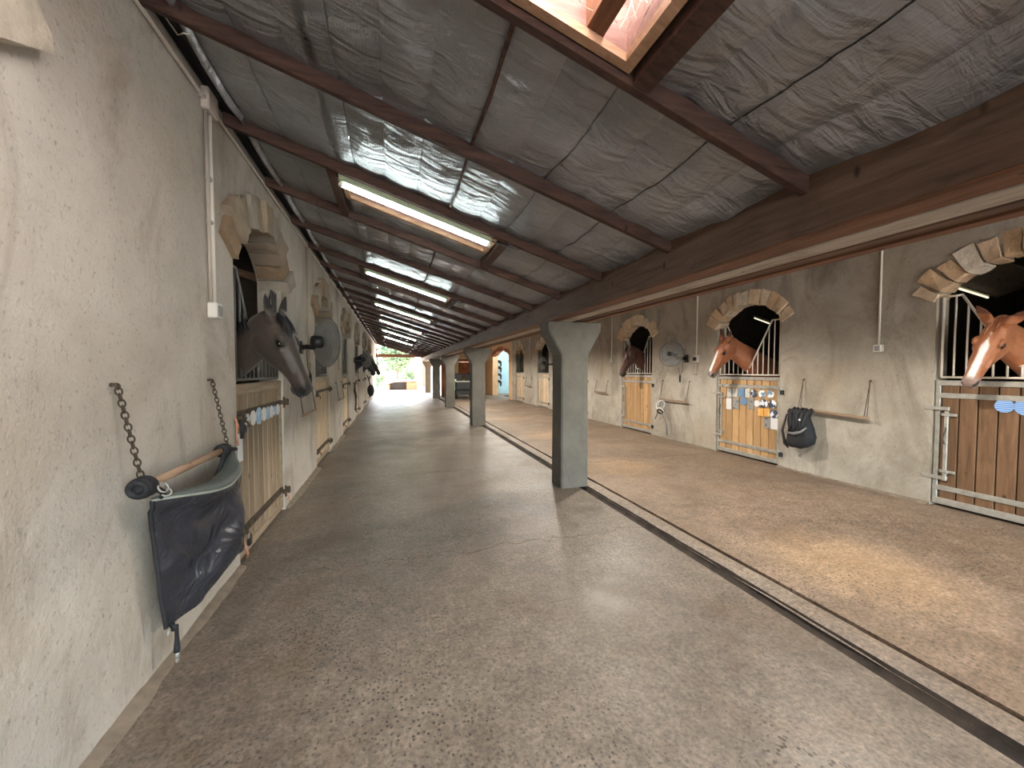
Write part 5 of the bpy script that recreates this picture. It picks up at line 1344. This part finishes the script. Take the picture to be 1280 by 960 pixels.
part('steering_wheel', MB().torus((gx - 0.3, 21.55, 1.02), 0.16, 0.015, (0, 0.7, 0.7), 20, 6), 'black_plastic', gv, True)
part('floor_pan', MB().cbox(gx - 0.6, gx + 0.6, 20.6, 22.4, 0.30, 0.38), 'black_plastic', gv)
for x in (gx - 0.68,): part('tail_light', MB().cbox(x, x + 0.08, 19.58, 19.62, 0.97, 1.05), 'disc_white', gv)

# ------------------------------------------------------------------ outdoors
struct('ground', MB().box(-80, 80, Y1, 120, -0.2, -0.01), 'earth')
struct('ground_near', MB().box(-80, 80, -60, Y0, -0.2, -0.01), 'earth')
bl = thing('outbuilding', 'pale outbuilding with orange-brown doors beyond the far end on the right', 'building', (4.5, 35, 0))
part('wall', MB().box(2.75, 7.5, 30.5, 42, 0, 3.0), 'plaster_cream', bl)
for i, y in enumerate((31.2, 33.2, 35.4, 37.6)):
    dp = part('door', MB().cbox(2.69, 2.76, y, y + 1.3, 0.0, 2.15, 0.01), 'plank_red', bl)
    obj('door_frame', rel(MB().box(2.66, 2.74, y - 0.1, y, 0, 2.25).box(2.66, 2.74, y + 1.3, y + 1.4, 0, 2.25).box(2.66, 2.74, y - 0.1, y + 1.4, 2.15, 2.27), bl.location), 'brick_red', dp)
part('roof', MB().prism([(2.2, 2.95), (8, 2.95), (5.1, 4.2)], 1, 30.2, 42.3), 'tile_roof', bl)
bw = thing('brick_shelter', 'low pinkish brick shelter with dark opening in the bright yard beyond the far end', 'shelter', (0.55, 31, 0))
part('wall', MB().box(0.95, 1.75, 30.6, 31.8, 0, 0.62).box(-0.45, -0.3, 30.6, 31.8, 0, 0.42).box(-0.45, 1.75, 31.7, 31.8, 0, 0.62), 'brick_red', bw)
part('roof', MB().prism([(-0.65, 0.42), (0.1, 0.62), (1.85, 0.66), (1.85, 0.76), (0.05, 0.74), (-0.65, 0.50)], 1, 30.5, 31.9), 'tile_roof', bw)
part('dark_backing', MB().box(-0.3, 0.95, 31.3, 31.35, 0, 0.6), 'black_plastic', bw)  # black sheet put in for the shade inside the opening

def foliage(cx, cy, cz, rx, ry, rz_, n, leaf, seed):
    rnd = random.Random(seed); vs = []; fs = []
    blobs = [(rnd.uniform(-.6, .6) * rx, rnd.uniform(-.6, .6) * ry, rnd.uniform(-.5, .7) * rz_, rnd.uniform(.35, .6)) for _ in range(9)]
    for i in range(n):
        b = rnd.choice(blobs); v = Vector((rnd.gauss(0, 1), rnd.gauss(0, 1), rnd.gauss(0, 1))).normalized() * rnd.random() ** 0.4 * b[3]
        p = Vector((cx + b[0] + v.x * rx, cy + b[1] + v.y * ry, max(0.05, cz + b[2] + v.z * rz_)))
        a = Vector((rnd.uniform(-1, 1), rnd.uniform(-1, 1), rnd.uniform(-.6, .6))).normalized() * leaf * rnd.uniform(.6, 1.2)
        c = a.cross(Vector((rnd.uniform(-1, 1), rnd.uniform(-1, 1), rnd.uniform(-1, 1)))).normalized() * leaf * 0.5
        k = len(vs); vs += [p - a, p + c, p + a, p - c]; fs.append((k, k + 1, k + 2, k + 3))
    mb = MB(); mb.v = [tuple(v) for v in vs]; mb.f = fs; return mb
trees = [(-4.6, 43, 3.0, 2.6, 2.2, 2.9, 'leaf', 'tree', 'leafy green tree beyond the yard at the left'), (0.4, 47, 2.9, 2.3, 2.0, 2.8, 'leaf_pale', 'tree', 'pale feathery tree in the middle of the far yard'),
         (5.2, 54, 3.4, 2.6, 2.4, 3.2, 'leaf', 'tree', 'green tree beyond the yard at the right, by the outbuilding'), (-2.2, 56, 4.6, 3.2, 2.4, 4.2, 'leaf', 'tree', 'taller green tree behind the middle of the far yard'),
         (-11, 50, 5, 4, 3, 4.5, 'leaf', 'tree', 'large green tree at the far left edge of the yard'), (1.4, 63, 4.6, 3.2, 2.4, 4.2, 'leaf_pale', 'tree', 'pale tree farthest back, above the brick shelter'),
         (-1.4, 36, 0.6, 1.0, 0.8, 0.6, 'leaf_pale', 'bush', 'low yellow-green bush left of the brick shelter'), (1.3, 40, 0.9, 0.9, 0.8, 0.9, 'leaf_pale', 'bush', 'low green bush right of the brick shelter')]
for k, (x, y, z, rx_, ry_, rz2, mt, kind, lab) in enumerate(trees):
    t = thing('leafy_tree' if kind == 'tree' else 'leafy_bush', lab, kind, (x, y, 0))
    o = part('foliage', foliage(x, y, z, rx_, ry_, rz2, 9000 if kind == 'tree' else 2200, 0.16 if kind == 'tree' else 0.09, 90 + k), mt, t); o['kind'] = 'stuff'
    tr = MB()
    if kind == 'tree':
        tr.tube([(x, y, -0.05), (x + 0.1, y, z * 0.5), (x - 0.1, y, z * 1.1)], [0.2, 0.15, 0.07], 8)
        for q in range(5):
            a = q * 1.3; tr.tube([(x, y, z * (0.5 + 0.1 * q)), (x + math.cos(a) * rx_ * 0.35, y + math.sin(a) * 0.6, z * (0.7 + 0.1 * q)), (x + math.cos(a) * rx_ * 0.75, y + math.sin(a), z * (0.85 + 0.1 * q))], [0.09, 0.06, 0.03], 6)
    else: tr.tube([(x, y, -0.05), (x + 0.05, y, z)], [0.05, 0.02], 6)
    part('trunk', tr, 'bark', t, True)
